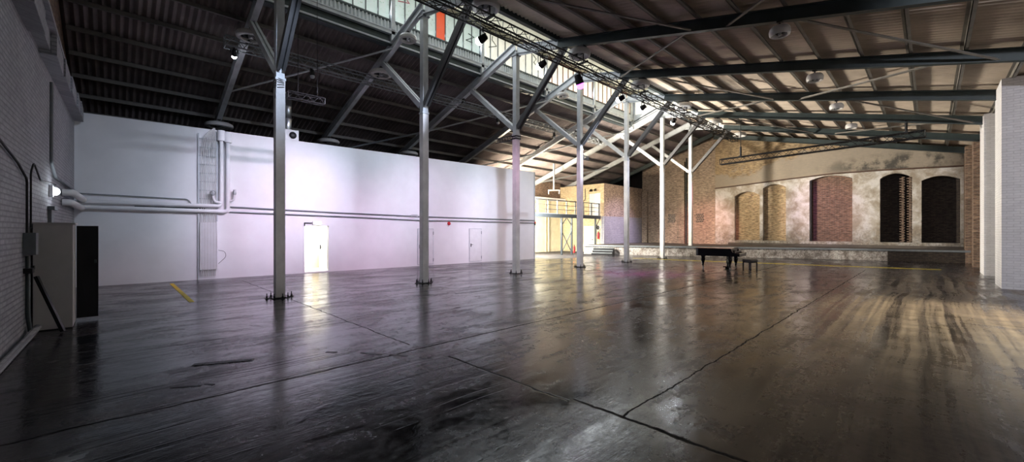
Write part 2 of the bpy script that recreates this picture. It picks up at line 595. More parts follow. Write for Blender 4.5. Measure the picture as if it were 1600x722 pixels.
M['ledge_strip'] = flat('dark_brown_strip', (0.09, 0.05, 0.035), 0.8, 0, 0.3)
M['cabinet'] = flat('grey_cabinet_paint', (0.66, 0.64, 0.62), 0.5, 0, 0.08, 2)
M['pane'] = pane_mat('frosted_pane', (0.66, 0.78, 0.74), 0.42)
M['pane_w'] = pane_mat('clear_bright_pane', (0.95, 0.93, 0.82), 0.55)
M['pane_red'] = pane_mat('orange_red_pane', (0.62, 0.085, 0.03), 0.75)
M['ink'] = flat('dark_spray_paint', (0.02, 0.03, 0.03), 0.6)
M['pink_ink'] = flat('pink_spray_paint', (0.85, 0.30, 0.36), 0.6)
M['lens'] = emit('white_lamp_lens', (0.88, 0.93, 1.0), 45)
M['lens_p'] = emit('purple_lamp_lens', (0.70, 0.08, 1.0), 8)
M['exit'] = emit('lit_exit_sign_face', (0.95, 1.0, 0.97), 1.1)
M['green'] = flat('sign_green', (0.02, 0.35, 0.12), 0.5)
M['cable_b'] = flat('blue_grey_cable', (0.05, 0.06, 0.08), 0.5)

# ------------------------------------------------------------------ shared geometry of the hall
XC = -11.95                                  # column row
FY = [3.12 + 4.39 * i for i in range(8)]     # frames along the hall
XR = 3.3                                     # long wall behind the brick pillars
XW = -14.2                                   # clerestory plane
LEND = 25.3                                  # where the clerestory stops
YB = 34.4                                    # end wall


def rb(x):      # underside of a rafter over the wide bay
    return 8.73 - 0.226 * (x + 10.42)


def lb(x):      # underside of a rafter over the white wall
    return 9.20 - 0.335 * (-12 - x)


def rs(x):
    return rb(x) + 0.53


def ls(x):
    return lb(x) + 0.53


ORD = ['first', 'second', 'third', 'fourth', 'fifth', 'sixth', 'seventh', 'eighth', 'ninth', 'tenth', 'eleventh', 'twelfth', 'thirteenth']

# floor
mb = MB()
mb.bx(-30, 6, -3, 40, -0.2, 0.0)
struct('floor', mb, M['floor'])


# corrugated roof sheets
def sheet(name, xa, za, xb, zb, y0, y1, m, pitch=0.19, amp=0.042, th=0.012):
    mb = MB()
    k = 6
    n = int((y1 - y0) / pitch * k)
    top = []
    for i in range(n + 1):
        y = y0 + (y1 - y0) * i / n
        d = amp * sin(2 * pi * y / pitch)
        top.append((y, d))
    vs = []
    for y, d in top:
        vs += [(xa, y, za + d), (xb, y, zb + d), (xa, y, za + d + th), (xb, y, zb + d + th)]
    fs = []
    for i in range(n):
        a = 4 * i
        fs += [(a, a + 1, a + 5, a + 4), (a + 2, a + 6, a + 7, a + 3)]
    mb.add(vs, fs)
    return struct(name, mb, m, True)


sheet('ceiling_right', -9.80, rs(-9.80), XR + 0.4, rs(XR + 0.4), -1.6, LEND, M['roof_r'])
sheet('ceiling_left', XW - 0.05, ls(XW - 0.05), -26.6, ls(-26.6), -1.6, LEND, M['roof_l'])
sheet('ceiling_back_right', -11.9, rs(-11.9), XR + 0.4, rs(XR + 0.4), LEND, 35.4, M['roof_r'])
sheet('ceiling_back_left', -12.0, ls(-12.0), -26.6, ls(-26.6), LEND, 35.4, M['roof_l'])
sheet('ceiling_lantern', -9.66, 10.9, -12.3, 11.22, -1.6, LEND, M['strip'])
sheet('ceiling_lantern_slope', -12.3, 11.22, XW - 0.15, 10.95, -1.6, LEND, M['strip'])
mb = MB()
mb.prism([(-12.25, ls(-12.25) - 0.02), (-11.8, rs(-11.8) - 0.04), (-11.95, 9.95)], LEND, 35.4, 'y')
struct('ceiling_ridge', mb, M['steel_d'])
# outer skin of the roof above the sheets keeps daylight out
mb = MB()
mb.prism([(-9.80, rs(-9.80) + .1), (XR + .5, rs(XR + .5) + .1), (XR + .5, rs(XR + .5) + .16), (-9.80, rs(-9.80) + .16)], -1.7, 35.6)
mb.prism([(XW, ls(XW) + .1), (-26.7, ls(-26.7) + .1), (-26.7, ls(-26.7) + .16), (XW, ls(XW) + .16)], -1.7, 35.6)
mb.prism([(-9.6, 11.08), (-12.3, 11.34), (XW - .2, 11.08), (XW - .2, 11.14), (-12.3, 11.40), (-9.6, 11.14)], -1.7, LEND + .1)
mb.prism([(-14.2, ls(-14.2) + .1), (-12, ls(-12) + .1), (-9.7, rs(-9.7) + .1), (-9.7, rs(-9.7) + .16), (-12, ls(-12) + .2), (-14.2, ls(-14.2) + .16)], LEND, 35.6)
struct('ceiling_outer_deck', mb, M['black'])

# long wall and gable behind the camera
mb = MB()
mb.bx(XR, XR + .4, -1.6, 35, 0, rs(XR))
struct('wall_right', mb, M['brick_white'])


def gable(name, pts, thick, m):
    mb = MB()
    mb.add([(x, y, z) for x, y, z in pts] + [(x, y - thick, z) for x, y, z in pts],
           [tuple(range(len(pts))), tuple(range(2 * len(pts) - 1, len(pts) - 1, -1))] + [(i, len(pts) + i, len(pts) + (i + 1) % len(pts), (i + 1) % len(pts)) for i in range(len(pts))])
    return struct(name, mb, m)


def gy(x):
    return -1.27 + (-x) * 0.0217


gp = [(XR, gy(XR), 0), (-18.45, gy(-18.45), 0), (-18.45, gy(-18.45), 5.4), (XR, gy(XR), 5.4)]
gable('wall_left', gp, 0.35, M['brick_grey'])
gp = [(XR, gy(XR) - .12, 5.4), (-18.45, gy(-18.45) - .12, 5.4), (-26.6, -1.05, 0), (-26.6, -1.05, ls(-26.6)), (XW, -1.1, ls(XW)), (XW, -1.1, 10.95), (-12.3, -1.12, 11.2), (-9.7, -1.14, 10.95), (-9.7, -1.14, rs(-9.7)), (XR, gy(XR) - .12, rs(XR))]
gable('wall_left_gable', gp, 0.3, M['brick_brown'])
mb = MB()
mb.bx(-26.9, -26.5, -1.2, 35.2, 0, ls(-26.5))
struct('wall_outer', mb, M['brick_brown'])

# ------------------------------------------------------------------ white wall (a box room's long side)
WA = math.atan2(0.0556, 0.9985)
WM = Matrix.Translation((-18.5, -0.9, 0)) @ Matrix.Rotation(-WA, 4, 'Z')


def WP(s, out, z):
    """point on the white wall: s along, out into the hall, z up"""
    return WM @ Vector((out, s, z))


def wbx(mb, s0, s1, o0, o1, z0, z1):
    return mb.bx(o0, o1, s0, s1, z0, z1, WM)


WH, WL = 5.45, 19.88
D1 = (6.58, 7.53, 0.04, 1.97)
mb = MB()
wbx(mb, -0.1, D1[0], -0.2, 0, 0, WH)
wbx(mb, D1[1], WL, -0.2, 0, 0, WH)
wbx(mb, D1[0], D1[1], -0.2, 0, D1[3], WH)
wbx(mb, D1[0], D1[1], -0.2, 0, 0, D1[2])
struct('wall_white', mb, M['white_wall'])
mb = MB()
wbx(mb, WL - 0.2, WL, -6.6, -0.2, 0, WH)
struct('wall_white_end', mb, M['white_wall'])
mb = MB()
wbx(mb, -0.1, WL, -7.5, -0.2, WH - 0.12, WH - 0.02)
struct('ceiling_box_room', mb, M['black'])
# steel corner trim at the free end of the wall
mb = MB()
wbx(mb, WL - 0.03, WL + 0.03, -0.06, 0.03, 0.0, WH)
struct('trim_1', mb, M['steel_l'])

# corridor seen through the open door
mb = MB()
wbx(mb, 5.9, 9.6, -2.1, -2.0, 0, 2.6)
wbx(mb, 5.8, 5.9, -2.1, -0.2, 0, 2.6)
wbx(mb, 9.6, 9.7, -2.1, -0.2, 0, 2.6)
struct('wall_corridor', mb, M['white_wall'])
mb = MB()
wbx(mb, 5.8, 9.7, -2.1, -0.2, 2.6, 2.7)
struct('ceiling_corridor', mb, M['white_wall'])
mb = MB()
wbx(mb, 5.8, 9.7, -2.1, -0.2, 0.0, 0.045)
struct('floor_corridor', mb, M['offwhite'])
bulb(WP(7.3, -0.9, 2.3), 170, (1.0, 0.94, 0.78), 0.15)
mb = MB()
for s0, s1, z0, z1 in ((D1[0] - .05, D1[0], 0.045, D1[3] + .05), (D1[1], D1[1] + .05, 0.045, D1[3] + .05), (D1[0], D1[1], D1[3], D1[3] + .05)):
    wbx(mb, s0, s1, -0.2, 0.012, z0, z1)
d1 = struct('door_1', mb, M['white'])
mb = MB()
wbx(mb, 7.70, 8.45, -2.0, -1.96, 0.05, 1.92)
d4 = struct('door_4', mb, M['white'])
mb = MB()
wbx(mb, 7.42, 7.69, -2.0, -1.94, 0.05, 1.95)
struct('trim_13', mb, M['cream'])
mb = MB()
mb.bar(WP(7.75, -1.93, 1.0), WP(7.87, -1.93, 1.0), 0.025, 0.025)
wbx(mb, 7.73, 7.78, -1.96, -1.945, 0.9, 1.1)
obj('door_handle', mb, M['black'], d4)
# carton in the corridor
mb = MB()
wbx(mb, 7.62, 8.25, -1.7, -1.25, 0.045, 0.62)
t = thing('storage_box', 'low white box standing on the corridor floor inside the open doorway', 'box', WP(7.9, -1.5, 0.045))
obj('box_body', mb, M['white'], t)
mb = MB()
wbx(mb, 7.6, 8.27, -1.72, -1.23, 0.62, 0.66)
obj('lid', mb, M['white'], t)


def flush_door(name, s0, s1, z0, z1, hinge_hi=True):
    mb = MB()
    e = 0.028
    wbx(mb, s0 - e, s0, 0, 0.02, z0 - e, z1 + e)
    wbx(mb, s1, s1 + e, 0, 0.02, z0 - e, z1 + e)
    wbx(mb, s0, s1, 0, 0.02, z1, z1 + e)
    wbx(mb, s0, s1, 0, 0.02, z0 - e, z0)
    d = struct(name, mb, M['steel_l'])
    mb = MB()
    wbx(mb, s0 + .006, s1 - .006, 0, 0.03, z0 + .006, z1 - .006)
    obj('door_leaf', mb, M['white'], d)
    mb = MB()
    wbx(mb, s0 + .06, s0 + .11, 0.03, 0.045, 0.88, 1.06)
    mb.bar(WP(s0 + .08, .06, 1.0), WP(s0 + .20, .06, 1.0), .022, .022)
    mb.bar(WP(s0 + .085, .03, 1.0), WP(s0 + .085, .07, 1.0), .02, .02)
    obj('door_handle', mb, M['black'], d)
    for z in (z0 + .12, z1 - .28):
        mb = MB()
        mb.tube([WP(s1 + .01, .035, z), WP(s1 + .01, .035, z + .16)], .018, 8)
        obj('hinge', mb, M['steel_m'], d)


flush_door('door_2', 11.77, 12.62, 0.08, 1.84)
flush_door('door_3', 14.90, 15.69, 0.08, 1.86)

# exit sign and closer rail over the open door
t = thing('exit_sign', 'white lit sign box over the open doorway in the white wall', 'sign', WP(7.0, 0.0, 2.0))
mb = MB()
wbx(mb, 6.88, 7.24, 0.0, 0.07, 2.0, 2.15)
obj('sign_body', mb, M['white'], t)
mb = MB()
wbx(mb, 6.90, 7.22, 0.07, 0.075, 2.015, 2.135)
obj('sign_face', mb, M['exit'], t)
mb = MB()
wbx(mb, 6.56, 6.86, 0.0, 0.05, 2.07, 2.10)
wbx(mb, 6.56, 6.59, 0.0, 0.05, 1.95, 2.10)
tag(obj('door_closer', mb, M['black'], None, WP(6.7, 0, 2.0)), 'thin black door closer arm above the open doorway', 'door closer')

# pipes and cables along the white wall --------------------------------------------


def pipe(name, pts, r, m, label, cat='pipe', group=None, n=10):
    p0 = pts[0]
    o = obj(name, MB().tube(pts, r, n), m, None, tuple(p0), True)
    return tag(o, label, cat, group)


def bend(pts, rad=0.1, k=5):
    """round the corners of a polyline"""
    pts = [Vector(p) for p in pts]
    out = [pts[0]]
    for i in range(1, len(pts) - 1):
        a, b, c = pts[i - 1], pts[i], pts[i + 1]
        d1, d2 = (a - b), (c - b)
        r = min(rad, d1.length * .45, d2.length * .45)
        p, q = b + d1.normalized() * r, b + d2.normalized() * r
        for j in range(k + 1):
            u = j / k
            out.append(p * (1 - u) ** 2 + b * 2 * u * (1 - u) + q * u * u)
    out.append(pts[-1])
    return out


pipe('conduit', bend([WP(0.1, .06, 2.92), WP(2.78, .06, 2.87), WP(2.88, .06, 2.70)], .12), .018, M['steel_m'], 'thin dark conduit running highest along the white wall towards the cable ladder')
pipe('water_pipe', bend([WP(-0.05, .14, 2.66), WP(3.74, .14, 2.66), WP(3.74, .14, 5.25)], .14), .062, M['white'], 'thick white pipe bending up the wall beside the cable ladder')
pipe('water_pipe', bend([WP(-0.05, .12, 2.50), WP(3.94, .12, 2.46), WP(3.94, .12, 5.22)], .16), .07, M['white'], 'thickest white pipe rising up the wall, farther from the cable ladder')
pipe('conduit', [WP(1.4, .05, 2.565), WP(3.3, .05, 2.56)], .02, M['steel_d'], 'short dark conduit squeezed between the two thick white pipes')
pipe('wall_pipe', [WP(4.0, .05, 2.65), WP(8.0, .05, 2.545), WP(12.0, .05, 2.475), WP(WL, .05, 2.41)], .026, M['steel_m'], 'upper grey pipe running over the doors along the white wall')
pipe('wall_pipe', [WP(4.0, .05, 2.46), WP(8.0, .05, 2.385), WP(12.3, .05, 2.27), WP(14.2, .05, 2.29), WP(WL, .05, 2.25)], .026, M['steel_m'], 'lower grey pipe running over the doors along the white wall')
for i, (s, zz) in enumerate(((3.74, 5.25), (3.94, 5.22))):
    o = obj('pipe_collar', MB().lathe([(.11, -.2), (.125, -.2), (.125, .16), (.11, .18)], WP(s, .13, zz), 16), M['white'], None, WP(s, .13, zz - .2), True)
    tag(o, ['fat white sleeve on top of the pipe beside the cable ladder', 'fat white sleeve on top of the thickest pipe'][i], 'pipe sleeve', 'white pipe sleeves under the wall top')
# valve branches
o = pipe('valve_pipe', bend([WP(3.74, .16, 2.78), WP(3.52, .2, 2.82), WP(3.48, .2, 3.08)], .1), .045, M['white'], 'white pipe branch with a valve in front of the cable ladder', 'valve')
mb = MB().lathe([(.06, -.06), (.075, -.03), (.075, .03), (.06, .06)], WP(3.48, .2, 3.12), 14)
obj('valve_body', mb, M['white'], o, smooth=True)
mb = MB()
mb.lathe([(.075, -.008), (.09, 0), (.075, .008), (.06, 0)], (0, 0, 0), 16, close=True)
for k in range(3):
    mb.bar((-.075 * cos(k * pi / 3), -.075 * sin(k * pi / 3), 0), (.075 * cos(k * pi / 3), .075 * sin(k * pi / 3), 0), .014, .012)
mb.xf(Matrix.Translation(WP(3.48, .3, 3.12)) @ Matrix.Rotation(pi / 2, 4, 'Y'))
obj('hand_wheel', mb, M['alu'], o)
o = pipe('valve_pipe', bend([WP(3.94, .14, 2.85), WP(4.12, .16, 2.88), WP(4.14, .16, 3.14)], .08), .035, M['white'], 'white valve branch on the outer side of the thickest pipe', 'valve')
obj('valve_body', MB().lathe([(.05, -.06), (.06, 0), (.035, .1), (.05, .12)], WP(4.14, .16, 3.16), 12), M['alu'], o, smooth=True)
# cable ladder
t = thing('cable_ladder', 'tall cable ladder with white cables fixed up the white wall', 'cable ladder', WP(3.35, 0, 0.05))
for s in (3.08, 3.62):
    mb = MB()
    wbx(mb, s - .018, s + .018, .03, .07, 0.05 if s < 3.3 else 2.1, 5.25)
    obj('side_rail', mb, M['steel_l'], t)
for k in range(9):
    mb = MB()
    z = 2.6 + k * .31
    wbx(mb, 3.08, 3.62, .035, .06, z - .012, z + .012)
    obj('rung', mb, M['steel_l'], t)
for k in range(8):
    s = 3.16 + k * .058
    fan = (k - 5) * .045
    pts = bend([WP(s, .09, 0.12), WP(s, .09, 4.7), WP(s + .02 - fan * .3, .09, 5.2), WP(3.55 + fan * .1, .02, 5.5)], .25)
    obj('cable', MB().tube(pts, .014, 6), M['offwhite'], t, smooth=True)
# perforated guard
mb = MB()
s0, s1, z0, z1 = 3.12, 3.64, .36, 2.06
wbx(mb, s0, s0 + .03, .12, .135, z0, z1)
wbx(mb, s1 - .03, s1, .12, .135, z0, z1)
for k in range(34):
    z = z0 + (z1 - z0) * k / 34
    wbx(mb, s0 + .03, s1 - .03, .12, .13, z, z + .03)
for k in range(1, 6):
    s = s0 + (s1 - s0) * k / 6
    wbx(mb, s - .014, s + .014, .121, .133, z0, z1)
wbx(mb, s0, s0 + .02, .0, .12, z0, z1)
wbx(mb, s1 - .02, s1, .0, .12, z0, z1)
gd = thing('cable_guard', 'white perforated metal guard over the foot of the cable ladder', 'cable guard', WP(3.4, 0, z0))
obj('perforated_plate', mb, M['white'], gd)
obj('hole_shade_plate', wbx(MB(), s0 + .02, s1 - .02, .100, .106, z0, z1), M['offwhite'], gd)  # greyer sheet added behind the slats to stand in for shadow lines
pipe('earth_cable', bend([WP(3.66, .05, 1.05), WP(3.86, .06, 1.0), WP(3.9, .05, .8), WP(3.66, .05, .55)], .15), .007, M['rubber'], 'thin looped wire on the white wall beside the perforated guard', 'cable')
# fire alarm sounder, cable coil, camera
t = thing('alarm_sounder', 'red alarm sounder on the white wall between the two closed doors', 'alarm', WP(13.57, 0, 2.1))
obj('sounder_body', MB().lathe([(.085, 0), (.09, .05), (.07, .09), (.03, .11)], (0, 0, 0), 14).xf(Matrix.Translation(WP(13.57, 0, 2.14)) @ Matrix.Rotation(pi / 2, 4, 'Y')), M['red'], t, smooth=True)
mb = MB()
wbx(mb, 13.53, 13.61, 0, .04, 1.99, 2.06)
obj('sounder_base', mb, M['white'], t)
pts = []
for k in range(40):
    a = k * .55
    r = .12 + .02 * sin(k * 1.7)
    pts.append(WP(11.55 + r * 1.5 * cos(a), .07 + .01 * sin(k), 2.5 + r * .7 * sin(a)))
tag(obj('cable_coil', MB().tube(pts, .008, 5), M['white'], None, WP(11.5, .05, 2.4)), 'small coil of white cable hung on the upper wall pipe', 'cable coil')
t = thing('alarm_beacon', 'small red alarm beacon at the free end of the white wall', 'alarm', WP(WL, .0, 2.2))
obj('beacon_body', MB().lathe([(.05, 0), (.06, .03), (.05, .09), (.02, .11)], WP(WL, .06, 2.22), 12), M['red'], t, smooth=True)
obj('beacon_bracket', wbx(MB(), WL - .04, WL + .03, .03, .08, 2.12, 2.22), M['steel_d'], t)

# ventilation unit and duct standing on the white wall
t = thing('ventilation_unit', 'white ventilation box with round inlet on top of the white wall', 'ventilation unit', WP(5.7, -.35, WH - .02))
mb = MB()
wbx(mb, 5.62, 6.36, -.6, .0, WH - .02, WH + .42)
obj('unit_body', mb, M['white'], t)
mb = MB().lathe([(.13, 0), (.14, .03), (.10, .06), (.02, .07)], (0, 0, 0), 16).xf(Matrix.Translation(WP(6.14, 0, WH + .2)) @ Matrix.Rotation(pi / 2, 4, 'Y'))
obj('inlet_grille', mb, M['black'], t, smooth=True)
c = WP(6.02, -.32, 0)
mb = MB()
zz = [WH + .42, WH + .5, WH + .9, WH + .92, WH + .94, WH + 1.4, WH + 1.42, WH + 1.44, WH + 1.9]
rr = [.17, .15, .15, .165, .15, .15, .165, .15, .15]
mb.tube([(c.x, c.y, z) for z in zz], rr, 18)
obj('duct', mb, M['galv'], t, smooth=True)

# ------------------------------------------------------------------ grey brick wall: cornice, downpipe, cabinet
def G(x, out, z):
    return Vector((x, gy(x) + out, z))


def gbx(mb, x0, x1, o0, o1, z0, z1):
    y = gy((x0 + x1) / 2)
    return mb.bx(x0, x1, y + o0, y + o1, z0, z1)


segs = [(-4.0, -6.0), (-6.02, -7.6), (-7.62, -9.2), (-9.22, -10.6), (-11.75, -13.2), (-13.22, -14.6), (-14.62, -16.2), (-16.22, -17.2), (-17.22, -18.3)]
mb = MB()
for a, b in segs:
    gbx(mb, b, a, -0.05, 0.22, 5.12, 5.52)
gbx(mb, -18.3, -4, -0.05, 0.26, 5.52, 5.6)
gbx(mb, -11.75, -10.6, -0.05, 0.16, 5.2, 5.52)
struct('trim_2', mb, M['brick_grey'])
t = thing('rain_pipe', 'dark ribbed cable duct climbing the grey brick wall above the cabinet', 'cable duct', G(-11.4, .02, 1.90))
mb = MB()
for sx in (-.12, .12):
    gbx(mb, -11.4 + sx - .02, -11.4 + sx + .02, -.03, .09, 1.90, 4.95)
t.name = 'cable_duct'
obj('side_rail', mb, M['black'], t)
mb = MB()
for k in range(44):
    z = 1.98 + k * .068
    gbx(mb, -11.5, -11.3, .02, .07, z, z + .032)
obj('rib', mb, M['steel_m'], t)['kind'] = 'stuff'
pipe('conduit', bend([G(-13.0, .05, 4.9), G(-12.95, .05, 3.2), G(-13.6, .05, 2.95), G(-18.2, .06, 2.95)], .1), .03, M['steel_m'], 'grey conduit dropping down the grey brick wall beside the ribbed duct')
pipe('wire', bend([G(-7.2, .03, 3.1), G(-9.6, .03, 2.78), G(-10.35, .03, 2.6), G(-10.35, .03, 1.7)], .1), .016, M['rubber'], 'black wire sagging across the grey brick wall down to the grey switch box', 'cable')
pipe('wire', bend([G(-10.7, .03, 1.8), G(-10.7, .03, 2.75), G(-11.0, .03, 2.95), G(-11.6, .04, 2.7), G(-13.6, .05, 2.78)], .1), .014, M['rubber'], 'black wire looping behind the ribbed duct on the grey brick wall', 'cable')
for k, (zz, oo) in enumerate(((2.72, .2), (2.47, .16))):
    pipe('corner_pipe', bend([G(-15.2, .02, zz), G(-15.2, oo, zz), G(-18.3, oo, zz)], .08), .085, M['white'], ['upper thick pipe crossing the grey brick wall into the room corner', 'lower thick pipe crossing the grey brick wall into the room corner'][k])
# wall lamp
t = thing('bulkhead_lamp', 'small lit bulkhead lamp on the grey brick wall above the cabinet', 'wall lamp', G(-13.15, 0, 2.5))
mb = MB()
gbx(mb, -13.27, -13.03, 0, .06, 2.48, 2.72)
obj('lamp_body', mb, M['white'], t)
mb = MB().lathe([(.09, 0), (.085, .05), (.05, .09), (.01, .10)], (0, 0, 0), 16).xf(Matrix.Translation(G(-13.15, .06, 2.6)) @ Matrix.Rotation(-pi / 2, 4, 'X'))
obj('lamp_glass', mb, emit('bulkhead_glass', (0.85, 0.95, 1.0), 3.5), t, smooth=True)
bulb(G(-13.15, .32, 2.62), 9, (0.85, 0.92, 1.0), .06)
mb = MB()
gbx(mb, -13.5, -12.85, 0, .1, 2.2, 2.27)
gbx(mb, -13.4, -12.95, 0, .05, 1.92, 2.2)
tag(obj('shelf_bracket', mb, M['steel_m'], None, G(-13.2, 0, 1.92)), 'small dark ledge on the grey brick wall under the lit lamp', 'ledge')

# cabinet with open door
t = thing('metal_cabinet', 'tall grey metal cabinet with its black door open, against grey brick wall', 'cabinet', G(-11.2, .25, 0))
bm_ = bmesh.new()
mb = MB()
gbx(mb, -11.62, -10.82, 0.03, 0.50, 0.02, 1.87)
cab = obj('body', mb, M['cabinet'], t)
mb = MB()
gbx(mb, -11.66, -10.78, 0.02, 0.53, 1.87, 1.90)
obj('top_panel', mb, M['cabinet'], t)
mb = MB()
gbx(mb, -11.70, -11.63, 0.50, 0.80, 0.05, 1.85)
dr = obj('door', mb, M['black'], t)
mb = MB()
mb.bar(G(-11.62, .76, 1.15), G(-11.54, .76, 1.15), .03, .06)
obj('handle', mb, M['steel_d'], dr)
mb = MB()
gbx(mb, -11.0, -10.86, 0.495, 0.505, 0.95, 0.99)
obj('latch', mb, M['steel_m'], t)
bm_.free()
mb = MB()
mb.bar(G(-10.6, .10, .98), G(-10.45, .42, .02), .05, .05)
tag(obj('leaning_bar', mb, M['black'], None, G(-10.45, .42, .0)), 'dark square bar leaning on the side of the grey cabinet', 'bar')
t = thing('switch_box', 'grey electrical switch box on the grey brick wall beside the cabinet', 'switch box', G(-10.35, 0, 1.35))
mb = MB()
gbx(mb, -10.5, -10.2, 0, .14, 1.36, 1.72)
obj('box_body', mb, M['steel_m'], t)
mb = MB()
gbx(mb, -10.62, -10.52, 0, .12, 1.40, 1.62)
obj('switch_handle', mb, M['black'], t)
for k, x in enumerate((-10.28, -10.40)):
    pipe('conduit', bend([G(x, .04, 1.34), G(x, .04, .35), G(x - .05, .06, .1)], .08), .022, M['steel_m'] if k else M['steel_d'], ['dark conduit dropping from the switch box to the floor', 'grey conduit dropping beside the leaning bar from the switch box'][k])
mb = MB()
gbx(mb, -10.46, -10.22, 0, .1, 1.06, 1.14)
gbx(mb, -10.70, -10.56, 0, .08, 1.10, 1.16)
tag(obj('conduit_clamp', mb, M['black'], None, G(-10.4, 0, 1.06)), 'black clamp holding the conduits under the grey switch box', 'clamp')
mb = MB()
mb.tube(bend([G(-4, .08, .05), G(-10.0, .08, .05), G(-10.55, .12, .12)], .2), .05, 8)
struct('baseboard_left', mb, M['brick_grey'], True)

# ------------------------------------------------------------------ rafters and purlins
def at_x(px, py, X):
    a = YAW
    Fv = Vector((-sin(a), cos(a), 0))
    Rv = Vector((cos(a), sin(a), 0))
    d = Fv + Rv * ((px - 800) / F_PX) + Vector((0, 0, 1)) * ((360.5 - py) / F_PX)
    return d * (X / d.x) + Vector((0, 0, CAM_H))


for i, y in enumerate(FY):
    zt = 0.165
    if i < 7:
        t = thing('rafter', '%s roof beam from the grey brick wall, sloping down over the white wall' % ORD[i], 'roof beam', (-12.0, y, lb(-12)), 'roof beams over the white wall')
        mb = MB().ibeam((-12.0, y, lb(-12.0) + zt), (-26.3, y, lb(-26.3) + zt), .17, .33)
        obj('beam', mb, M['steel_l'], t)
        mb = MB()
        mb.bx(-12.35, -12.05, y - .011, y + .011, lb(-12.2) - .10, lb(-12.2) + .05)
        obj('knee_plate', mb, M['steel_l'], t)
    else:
        o = obj('rafter', MB().ibeam((-12.0, y, lb(-12.0) + zt), (-26.3, y, lb(-26.3) + zt), .17, .33), M['steel_d'], None, (-12, y, lb(-12)))  # last beam coloured dark for the shade at the end wall
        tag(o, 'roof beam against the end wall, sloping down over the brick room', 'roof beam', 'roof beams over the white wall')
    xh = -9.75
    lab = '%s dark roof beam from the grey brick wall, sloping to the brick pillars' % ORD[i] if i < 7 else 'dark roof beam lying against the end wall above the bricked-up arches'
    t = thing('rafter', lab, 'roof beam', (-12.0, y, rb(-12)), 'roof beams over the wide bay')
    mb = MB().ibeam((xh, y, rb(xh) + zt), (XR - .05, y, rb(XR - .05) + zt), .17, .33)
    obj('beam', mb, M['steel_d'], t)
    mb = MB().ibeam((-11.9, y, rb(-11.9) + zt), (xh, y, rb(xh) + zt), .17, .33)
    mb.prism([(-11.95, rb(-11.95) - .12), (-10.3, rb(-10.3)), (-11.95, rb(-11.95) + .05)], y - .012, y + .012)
    obj('haunch', mb, M['steel_l'] if i < 7 else M['steel_d'], t)  # pale inner length; last frame coloured dark for the end wall shade

PR = [2.75, 1.70, .63, -.42, -1.47, -2.52, -3.57, -4.62, -5.67, -6.68, -7.68, -8.68]
for k, x in enumerate(PR):
    z1 = rs(x) - .032
    mb = MB()
    s = .226
    mb.bx(x - .008, x + .008, -1.1, 34.3, z1 - .165, z1)
    mb.bx(x - .008, x + .075, -1.1, 34.3, z1 - .165, z1 - .15)
    mb.bx(x - .075, x + .008, -1.1, 34.3, z1 - .012, z1)
    o = obj('purlin', mb, M['purlin'], None, (x, -1.1, z1 - .165))
    tag(o, 'long roof purlin over the wide bay, %s one up from the pillars' % ORD[k], 'purlin', 'purlins over the wide bay')
mb = MB()
x = -9.82
z1 = rs(x) - .03
mb.bx(x - .012, x + .012, -1.1, LEND, z1 - .24, z1 + .2)
mb.bx(x - .012, x + .14, -1.1, LEND, z1 - .24, z1 - .22)
tag(obj('edge_purlin', mb, M['steel_d'], None, (x, -1.1, z1 - .24)), 'deep dark edge beam where the wide roof meets the skylight', 'roof beam')
for k in range(10):
    x = -15.35 - 1.15 * k
    z1 = ls(x) - .032
    mb = MB()
    mb.bx(x - .008, x + .008, -1.0, 34.6, z1 - .155, z1)
    mb.bx(x - .008, x + .07, -1.0, 34.6, z1 - .155, z1 - .14)
    mb.bx(x - .07, x + .008, -1.0, 34.6, z1 - .012, z1)
    o = obj('purlin', mb, M['purlin'], None, (x, -1.0, z1 - .155))
    tag(o, 'long roof purlin above the white wall, %s one down from the skylight windows' % ORD[k], 'purlin', 'purlins over the white wall')
for x, nm in ((-13.1, 'upper'), (-14.2, 'lower')):
    z1 = ls(x) - .032
    mb = MB()
    mb.bx(x - .01, x + .01, LEND, 34.6, z1 - .155, z1)
    mb.bx(x - .01, x + .08, LEND, 34.6, z1 - .155, z1 - .14)
    tag(obj('purlin', mb, M['purlin'], None, (x, LEND, z1 - .155)), 'short %s purlin beside the ridge beyond the skylight end' % nm, 'purlin')
    if nm == 'upper':
        x = -10.9
        z1 = rs(x) - .032
        mb = MB()
        mb.bx(x - .01, x + .01, LEND, 34.3, z1 - .155, z1)
        mb.bx(x - .01, x + .08, LEND, 34.3, z1 - .155, z1 - .14)
        tag(obj('purlin', mb, M['purlin'], None, (x, LEND, z1 - .155)), 'short purlin by the ridge on the wide bay side beyond the skylight end', 'purlin')

# wind braces under the purlins
BR = []
for i in range(6):
    ya, yb_ = FY[i], FY[i + 1]
    if i % 2 == 0:
        BR += [((-9.8, yb_), (-4.9, ya), 'a'), ((-2.3, ya), (1.3, yb_), 'b')]
    else:
        BR += [((-8.2, ya), (-4.7, yb_), 'a'), ((-3.9, yb_), (.2, ya), 'b')]
for n, (p, q, kx) in enumerate(BR):
    mb = MB()
    P = Vector((p[0], p[1], rb(p[0]) + .06))
    Q = Vector((q[0], q[1], rb(q[0]) + .06))
    d = (Q - P).normalized() * .12
    mb.bar(P + d, Q - d, .07, .008, off=(0, -.035))
    mb.bar(P + d, Q - d, .008, .07, off=(-.035, 0))
    o = obj('wind_brace', mb, M['purlin'], None, tuple(P))
    tag(o, 'tie bar under the wide roof, %s bay from the grey wall, %s' % (ORD[n // 2], 'by the columns' if kx == 'a' else 'by the pillars'), 'tie bar', 'tie bars under the wide roof')
